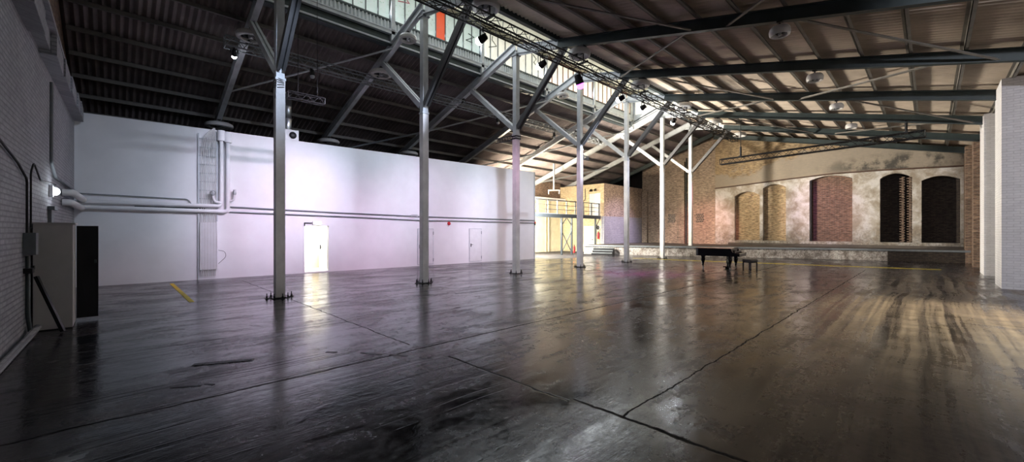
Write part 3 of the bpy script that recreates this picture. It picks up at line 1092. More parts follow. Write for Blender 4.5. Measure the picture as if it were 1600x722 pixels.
for i in range(6):
    P = Vector((-18.6, FY[i], lb(-18.6) + .05))
    Q = Vector((-13.95, FY[i + 1], lb(-13.95) + .05))
    if i % 2:
        P = Vector((-18.6, FY[i + 1], lb(-18.6) + .05))
        Q = Vector((-22.6, FY[i], lb(-22.6) + .05))
    d = (Q - P).normalized() * .12
    mb = MB()
    mb.bar(P + d, Q - d, .07, .008, off=(0, -.035))
    mb.bar(P + d, Q - d, .008, .07, off=(-.035, 0))
    o = obj('wind_brace', mb, M['steel_l'] if i % 2 == 0 else M['steel_m'], None, tuple(P))
    tag(o, 'tie bar under the roof above the white wall, %s bay from the grey wall' % ORD[i], 'tie bar', 'tie bars above the white wall')

# ------------------------------------------------------------------ clerestory (lantern)
SILL, LTOP = 9.66, 10.95
mb = MB()
k = 0
y = -1.0
n = int((LEND + 1.0) / .14)
vs, fs = [], []
for i in range(n * 4 + 1):
    yy = -1.0 + i * .035
    d = (0, .0, .06, .06)[i % 4]
    vs += [(XW + .01 + d, yy, 9.30), (XW + .01 + d, yy, 9.62)]
for i in range(n * 4):
    fs.append((2 * i, 2 * i + 1, 2 * i + 3, 2 * i + 2))
mb.add(vs, fs)
struct('trim_3', mb, M['band'])
mb = MB()
mb.bx(XW - .03, XW + .07, -1.0, LEND, SILL - .06, SILL)
struct('trim_4', mb, M['steel_d'])
mb = MB()
mb.bx(XW - .02, XW + .14, -1.0, LEND, 9.12, 9.29)
mb.bx(XW + .06, XW + .16, -1.0, LEND, 9.235, 9.255)
struct('trim_5', mb, M['steel_l'])
mb = MB()
mb.bx(XW - .06, XW - .01, -1.0, LEND, ls(XW) - .02, SILL)
mb.bx(XW - .25, XW + .02, -1.0, LEND, ls(XW) - .25, ls(XW) - .02)
struct('trim_6', mb, M['steel_d'])
mb = MB()
mb.bx(XW + .02, XW + .06, -1.0, LEND, ls(XW) - .20, ls(XW) - .14)
struct('trim_7', mb, M['steel_l'])
bays = [(-1.0, FY[0])] + [(FY[i], FY[i + 1]) for i in range(5)]
yr = at_x(693, 40, XW).y
for b, (ya, yb_) in enumerate(bays):
    a, e = ya + .08, yb_ - .08
    npan = 9
    far = b >= 4
    mb = MB()
    mb.bx(XW - .03, XW + .03, a, e, SILL, SILL + .05)
    mb.bx(XW - .03, XW + .03, a, e, LTOP - .08, LTOP)
    for k in range(npan + 1):
        y = a + (e - a) * k / npan
        mb.bx(XW - .03, XW + .03, max(a, y - .02), min(e, y + .02), SILL, LTOP)
    fr = struct('window_%d' % (b + 1), mb, M['rust'] if far else M['steel_m'])
    mb = MB()
    red = None
    for k in range(npan):
        y0, y1 = a + (e - a) * k / npan, a + (e - a) * (k + 1) / npan
        if y0 <= yr < y1:
            red = (y0, y1)
            continue
        mb.bx(XW - .012, XW - .004, y0, y1, SILL + .02, LTOP - .02)
    obj('pane', mb, M['pane_w'] if b >= 3 else M['pane'], fr)
    if red:
        mb = MB().bx(XW - .012, XW - .002, red[0], red[1], SILL + .02, LTOP - .02)
        r = obj('pane', mb, M['pane_red'], fr)
        r['label'] = 'orange-red painted pane'
for i in range(6):
    y = FY[i]
    mb = MB()
    mb.bx(XW - .02, XW + .14, y - .075, y + .075, lb(XW) + .33, LTOP)
    o = obj('skylight_post', mb, M['steel_l'], None, (XW, y, lb(XW) + .33))
    tag(o, 'pale steel post between the skylight windows, %s from the grey brick wall' % ORD[i], 'post', 'posts of the skylight')
# the far side of the lantern and its end wall
mb = MB()
mb.bx(-9.74, -9.66, -1.0, LEND, rs(-9.74), 10.95)
struct('wall_lantern', mb, M['strip'])
mb = MB()
mb.prism([(XW, ls(XW)), (-12, ls(-12)), (-9.75, rs(-9.75)), (-9.75, 10.95), (-12.3, 11.2), (XW, 10.95)], LEND, LEND + .06)
we = struct('window_7', mb, M['steel_l'])
mb = MB()
for k in range(4):
    xa = XW + .25 + k * .9
    zb_ = (ls(xa + .8) if xa < -12.4 else rs(xa)) + .12
    mb.bx(xa, xa + .8, LEND - .03, LEND - .002, max(zb_, 9.75 if k else 9.6), 10.75)
obj('pane', mb, M['pane_w'], we)

# spray-painted strokes on the panes


def stroke(seg, m, label):
    pts = [at_x(px, py, XW + .012) for px, py in seg]
    tag(obj('graffiti', MB().tube(pts, .02, 5), m, None, tuple(pts[0])), label, 'graffiti', 'scrawls on the skylight panes')


stroke([(770, 56), (769, 62), (776, 72), (764, 73)], M['ink'], 'dark hooked scrawl on the skylight pane beside the first lit stage lamp')
stroke([(732, 52), (741, 58), (728, 62), (738, 66)], M['ink'], 'dark zigzag scrawl on the skylight panes beyond the orange-red pane')
stroke([(622, 1), (632, 3), (640, 5), (636, 0)], M['pink_ink'], 'pink spray-painted mark high on the skylight panes')
stroke([(833, 85), (838, 92), (834, 97), (839, 103)], M['ink'], 'twiggy dark mark on the bright skylight panes past the third column')

# ------------------------------------------------------------------ columns
def rafL(x):
    return lb(x)


for i in range(7):
    y = FY[i]
    zb = 0.0 if i < 6 else 0.70
    lab = ['first white-cased steel column out from the grey brick wall, its braces in shadow',
           'second white-cased steel column out from the grey brick wall',
           'third white-cased steel column, with a black clamp round its neck',
           'fourth white-cased steel column, in front of the gallery railing',
           'fifth white-cased steel column, in front of the brick room corner',
           'sixth white-cased steel column, last one standing on the hall floor',
           'white-cased steel column standing on the raised platform behind the piano'][i]
    t = thing('steel_column', lab, 'column', (XC, y, zb), 'row of columns')
    mb = MB().bx(XC - .11, XC + .11, y - .11, y + .11, zb + .02, 5.73)
    obj('casing', mb, M['casing'], t)
    mb = MB()
    mb.bx(XC - .10, XC + .10, y - .10, y - .08, 5.73, 8.95)
    mb.bx(XC - .10, XC + .10, y + .08, y + .10, 5.73, 8.95)
    mb.bx(XC - .012, XC + .012, y - .08, y + .08, 5.73, 8.95)
    mb.bx(XC - .10, XC - .085, y - .08, y + .08, 5.73, 8.95)
    mb.bx(XC + .085, XC + .10, y - .08, y + .08, 5.73, 8.95)
    obj('upper_shaft', mb, M['steel_l'], t)
    mb = MB()
    mb.bx(XC - .15, XC + .15, y - .14, y + .14, 8.95, 8.99)
    mb.bx(XC - .05, XC + .05, y - .05, y + .05, 8.99, 9.20)
    obj('cap_plate', mb, M['steel_m'], t)
    if i < 6:
        mb = MB()
        mb.bx(XC - .20, XC + .20, y - .20, y + .20, 0.0, .022)
        mb.bx(XC - .33, XC + .33, y - .04, y + .04, 0.0, .018)
        mb.bx(XC - .04, XC + .04, y - .33, y + .33, 0.0, .018)
        obj('base_plate', mb, M['black'], t)
        for dx, dy in ((-.29, 0), (.29, 0), (0, -.29), (0, .29), (-.16, -.16), (.16, -.16), (.16, .16), (-.16, .16)):
            mb = MB().lathe([(.022, 0), (.022, .05), (.012, .055), (.012, .12)], (XC + dx, y + dy, .018), 8)
            obj('anchor_bolt', mb, M['black'], t)
    else:
        obj('base_plate', MB().bx(XC - .16, XC + .16, y - .16, y + .16, zb, zb + .02), M['steel_m'], t)
    for sgn in (-1, 1):
        if sgn < 0:
            x1 = -14.80
            z1 = lb(x1) - .03
        else:
            x1 = -9.45
            z1 = rb(x1) - .03
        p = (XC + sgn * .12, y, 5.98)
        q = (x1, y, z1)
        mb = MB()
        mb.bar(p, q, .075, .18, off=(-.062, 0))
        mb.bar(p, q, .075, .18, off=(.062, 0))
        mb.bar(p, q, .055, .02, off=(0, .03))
        b = obj('brace', mb, M['steel_l'] if sgn < 0 else M['steel_shade'], t)  # wide-bay braces use a darker steel colour to stand in for shade
        mb = MB()
        d = (Vector(q) - Vector(p)).normalized()
        mb.bx(x1 - .16, x1 + .16, y - .012, y + .012, z1 - .10, z1 + .035)
        obj('gusset_plate', mb, M['steel_m'], b)
    mb = MB().bx(XC - .125, XC + .125, y - .125, y + .125, 5.69, 5.75)
    obj('collar', mb, M['steel_l'], t)

# cable and clamp bits on the columns
mb = MB()
for k in range(5):
    z = 5.50 + k * .055
    pts = [(XC + .13 * cos(a) * 1.05, FY[0] + .13 * sin(a) * 1.05, z + .02 * sin(a * 2 + k)) for a in [j * pi / 6 for j in range(13)]]
    mb.tube(pts, .008, 5)
mb.tube([(XC + .13, FY[0] - .1, 5.68), (XC + .14, FY[0] - .13, 5.3), (XC + .14, FY[0] - .13, 5.18)], [.008, .01, .02], 6)
tag(obj('wire', mb, M['rubber'], None, (XC, FY[0], 5.5)), 'black wire wound round the neck of the column closest to the grey wall', 'cable')
y = FY[2]
t = thing('pipe_clamp', 'black clamp with a short ladder arm round the neck of the third column', 'clamp', (XC, y, 5.5))
mb = MB()
for z in (5.52, 5.62):
    mb.bx(XC - .14, XC + .14, y - .14, y - .11, z, z + .05)
    mb.bx(XC - .14, XC + .14, y + .11, y + .14, z, z + .05)
    mb.bx(XC + .11, XC + .14, y - .11, y + .11, z, z + .05)
    mb.bx(XC - .14, XC - .11, y - .11, y + .11, z, z + .05)
obj('clamp_ring', mb, M['black'], t)
mb = MB()
for z in (5.54, 5.72):
    mb.tube([(XC - .13, y, z), (XC - 1.25, y, z + .02)], .022, 8)
for k in range(6):
    mb.tube([(XC - .3 - k * .17, y, 5.55), (XC - .38 - k * .15, y, 5.74)], .012, 6)
obj('arm', mb, M['black'], t)
y = FY[3]
t = thing('pipe_clamp', 'short black ladder arm reaching out from the fourth column', 'clamp', (XC, y, 5.2))
mb = MB()
for z in (5.28, 5.46):
    mb.tube([(XC, y + .12, z), (XC, y + .75, z)], .022, 8)
for k in range(5):
    mb.tube([(XC, y + .2 + k * .12, 5.28), (XC, y + .26 + k * .12, 5.46)], .012, 6)
obj('arm', mb, M['black'], t)
obj('clamp_ring', MB().bx(XC - .13, XC + .13, y + .112, y + .15, 5.25, 5.5), M['black'], t)


# ------------------------------------------------------------------ lattice trusses
def truss(name, label, p, q, wd, ht, r, m, step=.42, group=None, cables=0):
    p, q = Vector(p), Vector(q)
    t = thing(name, label, 'truss', tuple(p), group)
    d = (q - p).normalized()
    a = d.cross(Vector((0, 0, 1))).normalized()
    b = a.cross(d).normalized()
    cor = [a * (i * wd / 2) + b * (j * ht / 2) for i, j in ((-1, -1), (1, -1), (1, 1), (-1, 1))]
    for c in cor:
        obj('chord', MB().tube([p + c, q + c], r, 8), m, t, smooth=True)
    L = (q - p).length
    n = max(2, int(L / step))
    mb = MB()
    for s in range(4):
        c0, c1 = cor[s], cor[(s + 1) % 4]
        for k in range(n):
            u0, u1 = p + d * (L * k / n), p + d * (L * (k + 1) / n)
            um = (u0 + u1) / 2
            mb.tube([u0 + c0, um + c1], r * .45, 5, False)
            mb.tube([um + c1, u1 + c0], r * .45, 5, False)
    for e in (p, q):
        for s in range(4):
            mb.tube([e + cor[s], e + cor[(s + 1) % 4]], r * .7, 5, False)
    obj('lattice', mb, m, t, smooth=True)
    return t, d, a, b


MT = Vector((-8.58, 0, 7.53))
t, d, a, b = truss('lighting_truss', 'long black lighting truss hung beside the column row under the skylight', (MT.x, .6, MT.z), (MT.x, 28.0, MT.z), .32, .32, .024, M['black'], .55)
for i in range(7):
    y = FY[i]
    if y > 28:
        continue
    mb = MB()
    mb.tube([(MT.x, y, MT.z + .15), (MT.x, y, rb(MT.x) + .0)], .018, 6)
    mb.bx(MT.x - .19, MT.x + .19, y - .03, y + .03, MT.z + .15, MT.z + .21)
    mb.bx(MT.x - .07, MT.x + .07, y - .1, y + .1, rb(MT.x) - .11, rb(MT.x) + .01)
    obj('hanger', mb, M['black'], t)
for k in range(3):
    pts = []
    for j in range(70):
        y = .7 + j * .39
        pts.append((MT.x - .10 + k * .10, y, MT.z - .12 + .035 * sin(j * 1.3 + k) + .03 * k))
    o = obj('power_cable', MB().tube(pts, .014, 5), M['rubber'], None, pts[0], True)
    tag(o, ['black cable lying along the long truss on the column side', 'black cable lying along the middle of the long lighting truss', 'black cable lying along the long truss on the pillar side'][k], 'cable', 'cables in the long truss')
t, d, a, b = truss('lighting_truss', 'slim dark lighting truss hung under the roof over the white wall', (-15.5, 2.5, 7.72), (-15.5, 23.5, 7.72), .30, .30, .024, M['steel_m'], .45)
for i in range(6):
    y = FY[i]
    if y < 23.5:
        mb = MB()
        mb.bx(-15.56, -15.44, y - .05, y + .05, 7.87, lb(-15.5) + .02)
        mb.bx(-15.68, -15.32, y - .03, y + .03, 7.86, 7.90)
        obj('hanger', mb, M['black'], t)
t, d, a, b = truss('lighting_truss', 'black lattice truss hung across the hall in front of the end wall', (-8.45, FY[5], 5.72), (-.15, FY[5], 5.95), .29, .29, .026, M['black'], .55)
for x in (-7.4, -.75):
    mb = MB()
    z = 5.72 + (x + 8.45) * .0277
    mb.tube([(x, FY[5], z + .14), (x, FY[5], rb(x) + .01)], .022, 6)
    mb.bx(x - .06, x + .06, FY[5] - .17, FY[5] + .17, z + .12, z + .19)
    mb.tube([(x, FY[5], z + .2), (x, FY[5], z + .7)], .05, 8)
    obj('hoist', mb, M['black'], t)
pa, pb = at_x(449, 147, -13.6), at_x(506, 163, -13.6)
tr, d, a, b = truss('lighting_truss', 'short dark lattice bar behind the neck of the first column', tuple(pa), (pa.x, pb.y, pa.z), .2, .2, .018, M['black'], .3)
mb = MB()
for yy in (pa.y + .3, pb.y - .2):
    mb.tube([(pa.x, yy, pa.z + .08), (pa.x, yy, ls(pa.x) - .02)], .008, 5)
obj('hanger_wire', mb, M['black'], tr)

# ------------------------------------------------------------------ ceiling fans


def fan_parts(root, R, H, rod, m):
    """shrouded ceiling fan, origin at the ring's centre"""
    pr = [(R * .70, -H * .5), (R * .85, -H * .58), (R * .97, -H * .4), (R, 0), (R * .93, H * .32), (R * .8, H * .5), (R * .68, H * .42), (R * .64, 0)]
    obj('shroud', MB().lathe(pr, root.location, 28, close=True), m, root, smooth=True)
    hub = obj('hub', MB().lathe([(.02, -H * .55), (R * .16, -H * .5), (R * .20, -H * .1), (R * .18, H * .3), (.03, H * .5)], root.location, 16), M['alu'], root, smooth=True)
    for k in range(3):
        a = k * 2 * pi / 3 + .3
        mb = MB()
        c = Vector(root.location)
        e = Vector((cos(a), sin(a), 0))
        s = Vector((-sin(a), cos(a), 0))
        vs = []
        for r_, wd, tw in ((R * .15, R * .13, .06), (R * .62, R * .22, .03)):
            for q in (-1, 1):
                for zz in (-.006, .006):
                    vs.append(c + e * r_ + s * (q * wd) + Vector((0, 0, q * tw + zz - .02)))
        mb.add(vs, [(0, 1, 3, 2), (4, 6, 7, 5), (0, 2, 6, 4), (1, 5, 7, 3), (0, 4, 5, 1), (2, 3, 7, 6)])
        obj('blade', mb, M['black'], root)
    c = Vector(root.location)
    mb = MB()
    mb.tube([c + Vector((0, 0, H * .4)), c + Vector((0, 0, rod))], .018, 8)
    mb.bx(c.x - .06, c.x + .06, c.y - .06, c.y + .06, c.z + rod - .03, c.z + rod)
    for k in range(3):
        a = k * 2 * pi / 3
        mb.tube([c + Vector((R * .8 * cos(a), R * .8 * sin(a), H * .42)), c + Vector((0, 0, H * .5 + .05))], .010, 5)
    obj('hanger', mb, M['black'], root)


M['fan'] = flat('off_white_fan_enamel', (0.52, 0.51, 0.50), 0.45, 0, 0.08)
GF = 'ceiling fans'
fr_ = thing('ceiling_fan', 'round white ceiling fan under the wide roof, first of its row', 'ceiling fan', (-2.62, FY[2] - .02, rb(-2.62) - .24), GF)
fan_parts(fr_, .235, .20, .24, M['fan'])
for k, i in enumerate((3, 4, 5)):
    dup(fr_, (-2.62, FY[i], rb(-2.62) - .24), ['second round white fan along the wide roof, between the slanting tie bars', 'third round white fan along the wide roof', 'fourth round white fan along the wide roof, above the hanging truss'][k])
f2 = thing('ceiling_fan', 'grey fan hung beside the long truss above the second column, at the picture top edge', 'ceiling fan', (-8.75, FY[1], rb(-8.75) - .26), GF)
fan_parts(f2, .40, .22, .26, M['fan'])
for k, i in enumerate((2, 3, 4, 5, 6)):
    dup(f2, (-8.75, FY[i], rb(-8.75) - .26), ['grey fan beside the long truss at the third column', 'grey fan beside the long truss at the fourth column', 'grey fan beside the long truss at the fifth column', 'grey fan beside the long truss at the sixth column', 'grey fan past the end of the long truss, by the platform column'][k])
f3 = thing('ceiling_fan', 'pale dish fan over the cable ladder, just above the white wall top', 'ceiling fan', (-20.5, FY[0], lb(-20.5) - .24), GF)
fan_parts(f3, .50, .18, .24, M['fan'])
for k, i in enumerate((1, 2)):
    dup(f3, (-20.5, FY[i], lb(-20.5) - .24), ['pale dish fan above the white wall between the first and second columns', 'pale dish fan above the white wall just before the second column'][k])
for (x, i), lb_ in (((-15.05, 0), 'dish fan hung by the slim truss behind the braces of the first column'), ((-15.05, 1), 'dish fan hung by the slim truss, at the brace of the second column'), ((-13.0, 1), 'small dish fan beside the head of the second column'), ((-13.0, 3), 'small dish fan beside the head of the fourth column')):
    dup(f3, (x, FY[i] + .0, lb(x) - .24), lb_, None, (.84, .84, 1) if x < -14 else (.62, .62, 1))


# ------------------------------------------------------------------ stage lamps on the trusses
def stage_lamp(loc, tgt, label, lens, power, col, ang, hang=.32, R=.11, L=.22, group='stage lamps on the long truss', off=0.10):
    loc = Vector(loc)
    t = thing('stage_lamp', label, 'stage lamp', tuple(loc), group)
    d = (Vector(tgt) - loc).normalized()
    q = d.to_track_quat('Z', 'Y').to_matrix().to_4x4()
    m = Matrix.Translation(loc) @ q
    obj('housing', MB().lathe([(R * .45, -L * .55), (R * .8, -L * .5), (R * .9, -L * .1), (R, L * .1), (R, L * .45), (R * .9, L * .45)], (0, 0, 0), 18).xf(m), M['black'], t, smooth=True)
    obj('lens', MB().lathe([(R * .92, L * .40), (R * .98, L * .43 + R * .5), (R * .78, L * .43 + R * 1.0), (R * .4, L * .43 + R * 1.25), (.002, L * .43 + R * 1.32)], (0, 0, 0), 18).xf(m), lens, t, smooth=True)
    sd = d.cross(Vector((0, 0, 1))).normalized()
    mb = MB()
    for s in (-1, 1):
        mb.bar(loc + sd * (s * (R + .02)), loc + sd * (s * (R + .02)) + Vector((0, 0, hang * .6)), .03, .012)
    mb.bar(loc + sd * (-R - .03) + Vector((0, 0, hang * .6)), loc + sd * (R + .03) + Vector((0, 0, hang * .6)), .03, .012)
    mb.tube([loc + Vector((0, 0, hang * .6)), loc + Vector((0, 0, hang))], .02, 8)
    obj('yoke', mb, M['black'], t)
    if power:
        spot(loc + d * (L * .45 + R * 1.35 + .06), tgt, power, col, ang, .9, .07)
    return t


zl = MT.z - .46
SL = [(7.30, (-18.2, 4.6, 3.4), 'first lit white stage lamp on the long truss, past the orange-red pane', 1700, COOL, 48),
      (9.78, (-18.0, 8.4, 3.6), 'second lit white stage lamp on the long truss', 1800, COOL, 48),
      (14.55, (-17.8, 12.6, 3.3), 'lit white stage lamp above the fifth column', 1700, COOL, 50),
      (16.3, (-17.6, 16.6, 3.1), 'lit white stage lamp between the fifth and sixth columns', 1500, COOL, 50),
      (19.3, (-14.0, 24.5, 2.5), 'brightest white stage lamp, hung on the truss near the sixth column', 700, COOL, 60)]
M['lens_hot'] = emit('hot_lamp_lens', (0.88, 0.93, 1.0), 420)
for y, tg, lab, pw, col, an in SL:
    stage_lamp((MT.x - .05, y, zl), tg, lab, M['lens_hot'] if y > 19 else M['lens'], pw, col, an, hang=.31)
    bulb((MT.x - .22, y, zl - .03), 3, COOL, .05)
stage_lamp((MT.x - .05, 11.7, zl), (-8.4, 15.4, 0), 'purple stage lamp at the head of the fourth column', M['lens_p'], 9000, (0.95, 0.10, 0.70), 34, hang=.31, R=.14, L=.34)
stage_lamp((-15.5, 2.75, 7.42), (-18.2, 3.4, 3.2), 'small lit lamp at the start of the slim truss near the grey wall', M['lens'], 60, COOL, 60, hang=.2, R=.07, L=.2, group='stage lamps on the slim truss')
for y in (5.1, 9.6, 14.1, 18.6):
    stage_lamp((-15.5, y, 7.42), (-15.2, y + .3, 4), 'unlit black lamp on the slim truss, %s past the lit one' % ORD[[5.1, 9.6, 14.1, 18.6].index(y)], M['alu'], 0, COOL, 50, hang=.2, R=.08, L=.22, group='stage lamps on the slim truss')

# ------------------------------------------------------------------ brick pillars along the wide bay
for k, (x0, y0, dy, m, lab) in enumerate(((1.50, 19.2, 1.75, 'brick_white', 'broad white-painted brick pillar at the picture edge'),
                                          (1.47, 24.5, 1.8, 'brick_white', 'white-painted brick pillar behind the broad one'),
                                          (1.46, 30.0, .9, 'brick_brown', 'bare brown brick pillar behind the two white ones'),
                                          (1.32, 33.0, 1.4, 'brick_brown', 'bare brick pillar in the corner beside the last dark arch'))):
    mb = MB().bx(x0, XR, y0, y0 + dy, 0, rs(x0) - .22 if k < 3 else rs(x0) - .25)
    o = obj('brick_pillar', mb, M[m], None, (x0, y0, 0))
    tag(o, lab, 'pillar', 'brick pillars of the long wall')
t = thing('hose_pipe', 'white looped pipe with black sockets on the broad white pillar', 'pipe', (1.9, 19.2, 1.5))
t.name = 'power_socket'
obj('conduit', MB().tube(bend([(1.88, 19.17, 1.62), (1.86, 19.17, 3.0), (1.95, 19.17, 3.2), (2.2, 19.17, 3.2)], .1), .02, 8), M['white'], t, smooth=True)
for z in (1.50, ):
    obj('socket_box', MB().bx(1.80, 1.92, 19.12, 19.2, z, z + .09), M['black'], t)
    obj('socket_box', MB().bx(1.94, 2.06, 19.12, 19.2, z, z + .09), M['black'], t)

# ------------------------------------------------------------------ end wall with bricked-up arches
ledge = [(-11.98, 5.17), (-11.0, 5.22), (-7.2, 5.46), (-4.6, 5.60), (-2.0, 5.57), (XR, 5.38)]


def ledge_z(x):
    for (a, za), (b, zb_) in zip(ledge, ledge[1:]):
        if a <= x <= b:
            return za + (zb_ - za) * (x - a) / (b - a)
    return 5.4


NI = [(-10.58, -8.87, 4.42, 4.74), (-8.66, -7.21, 4.90, 5.16), (-5.83, -3.55, 5.22, 5.47), (-2.21, -.77, 5.02, 5.31), (-.37, 1.20, 4.74, 4.97)]
Z0 = 1.05
mb = MB()
xs = [-12.0]
for xa, xb, sp, ap in NI:
    xs += [xa, xb]
xs.append(XR)
for j in range(0, len(xs), 2):
    xa, xb = xs[j], xs[j + 1]
    mb.prism([(xa, 0), (xb, 0), (xb, ledge_z(xb) + .1), (xa, ledge_z(xa) + .1)], YB, YB + .45)
for xa, xb, sp, ap in NI:
    arc = []
    for k in range(13):
        u = k / 12
        arc.append((xa + (xb - xa) * u, sp + (ap - sp) * (1 - (2 * u - 1) ** 2)))
    mb.prism(arc + [(xb, ledge_z(xb) + .1), (xa, ledge_z(xa) + .1)], YB, YB + .45)
    mb.bx(xa, xb, YB, YB + .45, 0, Z0)
struct('wall_back', mb, M['plaster'])
mb = MB()
up = [(x, z) for x, z in ledge] + [(XR, rs(XR) - .02), (-11.98, rs(-11.98) - .02)]
mb.prism(up, YB - .09, YB + .5)
struct('wall_back_upper', mb, M['brick_render'])
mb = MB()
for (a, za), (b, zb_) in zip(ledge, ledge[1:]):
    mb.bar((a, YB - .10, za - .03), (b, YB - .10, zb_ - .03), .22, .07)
struct('trim_12', mb, M['ledge_strip'])  # thin dark brown strip running under the ledge line
for n, (xa, xb, sp, ap) in enumerate(NI[:3]):
    mb = MB().bx(xa - .02, xb + .02, YB + .34, YB + .48, Z0 - .05, ap + .1)
    struct('wall_niche_%s' % 'abc'[n], mb, M['brick_niche'] if n < 2 else M['brick_red'])
pipe('drain_pipe', [(-5.76, YB + .10, Z0), (-5.76, YB + .10, 5.2)], .055, M['black'], 'black drain pipe beside the tall red brick arch')
# deep dark alcoves
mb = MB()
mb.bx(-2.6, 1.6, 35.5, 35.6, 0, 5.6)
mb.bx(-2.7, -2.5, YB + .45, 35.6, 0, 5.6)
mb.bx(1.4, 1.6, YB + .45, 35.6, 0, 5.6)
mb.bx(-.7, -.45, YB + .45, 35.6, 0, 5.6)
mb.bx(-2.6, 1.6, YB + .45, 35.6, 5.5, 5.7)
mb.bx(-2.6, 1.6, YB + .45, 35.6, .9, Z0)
struct('wall_alcove', mb, M['brick_dark'])  # alcove brick darkened in colour to deepen the shade of the recesses
for k in range(2):
    mb = MB()
    x = -1.35 + k * .33
    for j in range(52):
        z = Z0 + .01 + j * .078
        dd = .10 if j % 2 else 0
        mb.bx(x + dd, x + .2 + dd * .4, YB + .62 - dd, YB + 1.1, z, z + .066)
    o = obj('brick_stack', mb, M['brick_brown'], None, (x, YB + .6, Z0))
    tag(o, ['toothed brick pier inside the first dark arch, closer to the middle', 'toothed brick pier inside the first dark arch, beside its jamb'][k], 'brick pier', 'toothed brick piers')
# plinth along the foot of the end wall
mb = MB()
mb.bx(-11.0, 1.4, YB - .22, YB, 0.6, 0.86)
struct('trim_8', mb, M['slab'])

# brick wall behind the platform on the column side, pilasters
mb = MB()
mb.prism([(-18.5, 0), (-11.9, 0), (-11.9, ls(-12) - .1), (-18.5, ls(-18.5) - .04)], 34.8, 35.2)
struct('wall_back_side', mb, M['brick_pale'])
mb = MB()
mb.bx(-18.42, -17.92, 34.55, 34.8, .6, 5.3)
mb.bx(-15.04, -14.55, 34.55, 34.8, .6, 7.6)
mb.bx(-17.9, -12.0, 34.68, 34.8, 4.9, 5.05)
struct('trim_9', mb, M['brick_pale'])
pipe('drain_pipe', [(-14.44, 34.7, .72), (-14.44, 34.7, 7.9)], .05, M['steel_d'], 'dark vertical pipe beside the brick pilaster behind the platform column')
for k, x in enumerate((-15.75, -13.35)):
    mb = MB()
    for r in range(5):
        for c in range(4):
            mb.bx(x - .3 + c * .16 + (.06 if r % 2 else 0), x - .2 + c * .16 + (.06 if r % 2 else 0), 34.74, 34.80, 2.5 + r * .15, 2.58 + r * .15)
    tag(obj('air_vent', mb, M['black'], None, (x, 34.75, 2.5)), ['dark perforated brick vent on the far wall between the sixth and platform columns', 'dark perforated brick vent on the far wall past the platform column'][k], 'vent', 'brick vents')
# outer fill so no daylight leaks in behind the end wall
mb = MB()
mb.bx(-27, XR + .5, 35.62, 35.8, 0, 10)
struct('wall_outer_back', mb, M['black'])

# ------------------------------------------------------------------ raised platform
ED = [(-18.5, 25.75), (-10.8, 28.85), (-4.3, 31.8), (XR, 33.5)]


def edge_y(x):
    for (a, ya), (b, yb_) in zip(ED, ED[1:]):
        if a <= x <= b:
            return ya + (yb_ - ya) * (x - a) / (b - a)


xsplit = -1.75
es = ED[:3] + [(xsplit, edge_y(xsplit))]
mb = MB()
mb.prism(es + [(xsplit, 34.5), (-18.5, 34.9)], 0.0, .60, 'z')
struct('platform_wall', mb, M['stone'])
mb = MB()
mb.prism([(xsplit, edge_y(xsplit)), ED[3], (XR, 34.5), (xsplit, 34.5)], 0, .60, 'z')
struct('platform_wall_dark', mb, M['brick_dark'])
mb = MB()
off = [(x, y - .06) for x, y in ED]
mb.prism(off + [(XR, 34.55), (-18.5, 34.9)], .60, .70, 'z')
struct('floor_platform', mb, M['slab'])
mb = MB()
for (a, b) in zip(off, off[1:]):
    mb.bar((a[0], a[1] - .02, .64), (b[0], b[1] - .02, .64), .04, .11)
struct('trim_10', mb, M['steel_m'])

# steps up to the platform
t = thing('steps', 'short flight of dark grey steps up to the platform by the brick room', 'steps', (-17.0, 26.0, 0))
ux = Vector((.93, .365, 0)).normalized()
uy = Vector((-ux.y, ux.x, 0))
p0 = Vector((-17.35, 25.05, 0))
SM = Matrix(((ux.x, uy.x, 0, p0.x), (ux.y, uy.y, 0, p0.y), (0, 0, 1, 0), (0, 0, 0, 1)))
for k in range(3):
    mb = MB().bx(0, 1.5, k * .30, k * .30 + .33, .17 * k + .13, .17 * k + .17, SM)
    obj('tread', mb, M['steel_m'], t)
    mb = MB().bx(0.02, 1.48, k * .30 + .02, k * .30 + .05, .17 * k, .17 * k + .13, SM)
    obj('riser', mb, M['black'], t)
for xx in (0.0, 1.46):
    mb = MB()
    poly = [(0.02, 0), (.93, 0), (.93, .51), (.62, .51), (.62, .34), (.32, .34), (.32, .17), (.02, .17)]
    mb.prism([(p, q) for p, q in poly], xx, xx + .05, 'x', SM)
    obj('side_panel', mb, M['black'], t)

# ------------------------------------------------------------------ brick room and gallery
RX, RY = -18.45, 28.4
mb = MB()
mb.bx(RX - .25, RX, RY, 34.8, 2.95, 5.62)
struct('wall_room_side', mb, M['brick_pale'])
mb = MB()
mb.bx(RX - .25, RX, RY, 34.8, .0, 2.95)
struct('wall_room_side_lower', mb, M['brick_grey'])
mb = MB()
mb.bx(-26.4, -20.46, RY, RY + .25, 0, 2.95)
mb.bx(-19.40, RX - .25, RY, RY + .25, 0, 2.95)
mb.bx(-20.46, -19.40, RY, RY + .25, 2.16, 2.95)
mb.bx(-26.4, -19.92, RY, RY + .25, 2.95, 5.62)
mb.bx(-18.80, RX - .25, RY, RY + .25, 2.95, 5.62)
mb.bx(-19.92, -18.80, RY, RY + .25, 4.85, 5.62)
mb.bx(RX - .25, RX - .0, RY - .001, RY + .0, 2.95, 5.62)
struct('wall_room_front', mb, M['brick_cream'])
mb = MB()
mb.bx(-26.4, RX - .02, RY + .05, 34.8, 5.50, 5.60)
struct('ceiling_room', mb, M['black'])
mb = MB()
mb.bx(-20.46, -19.40, RY + .04, RY + .10, 0.0, 2.16)
d = struct('door_5', mb, M['white'])
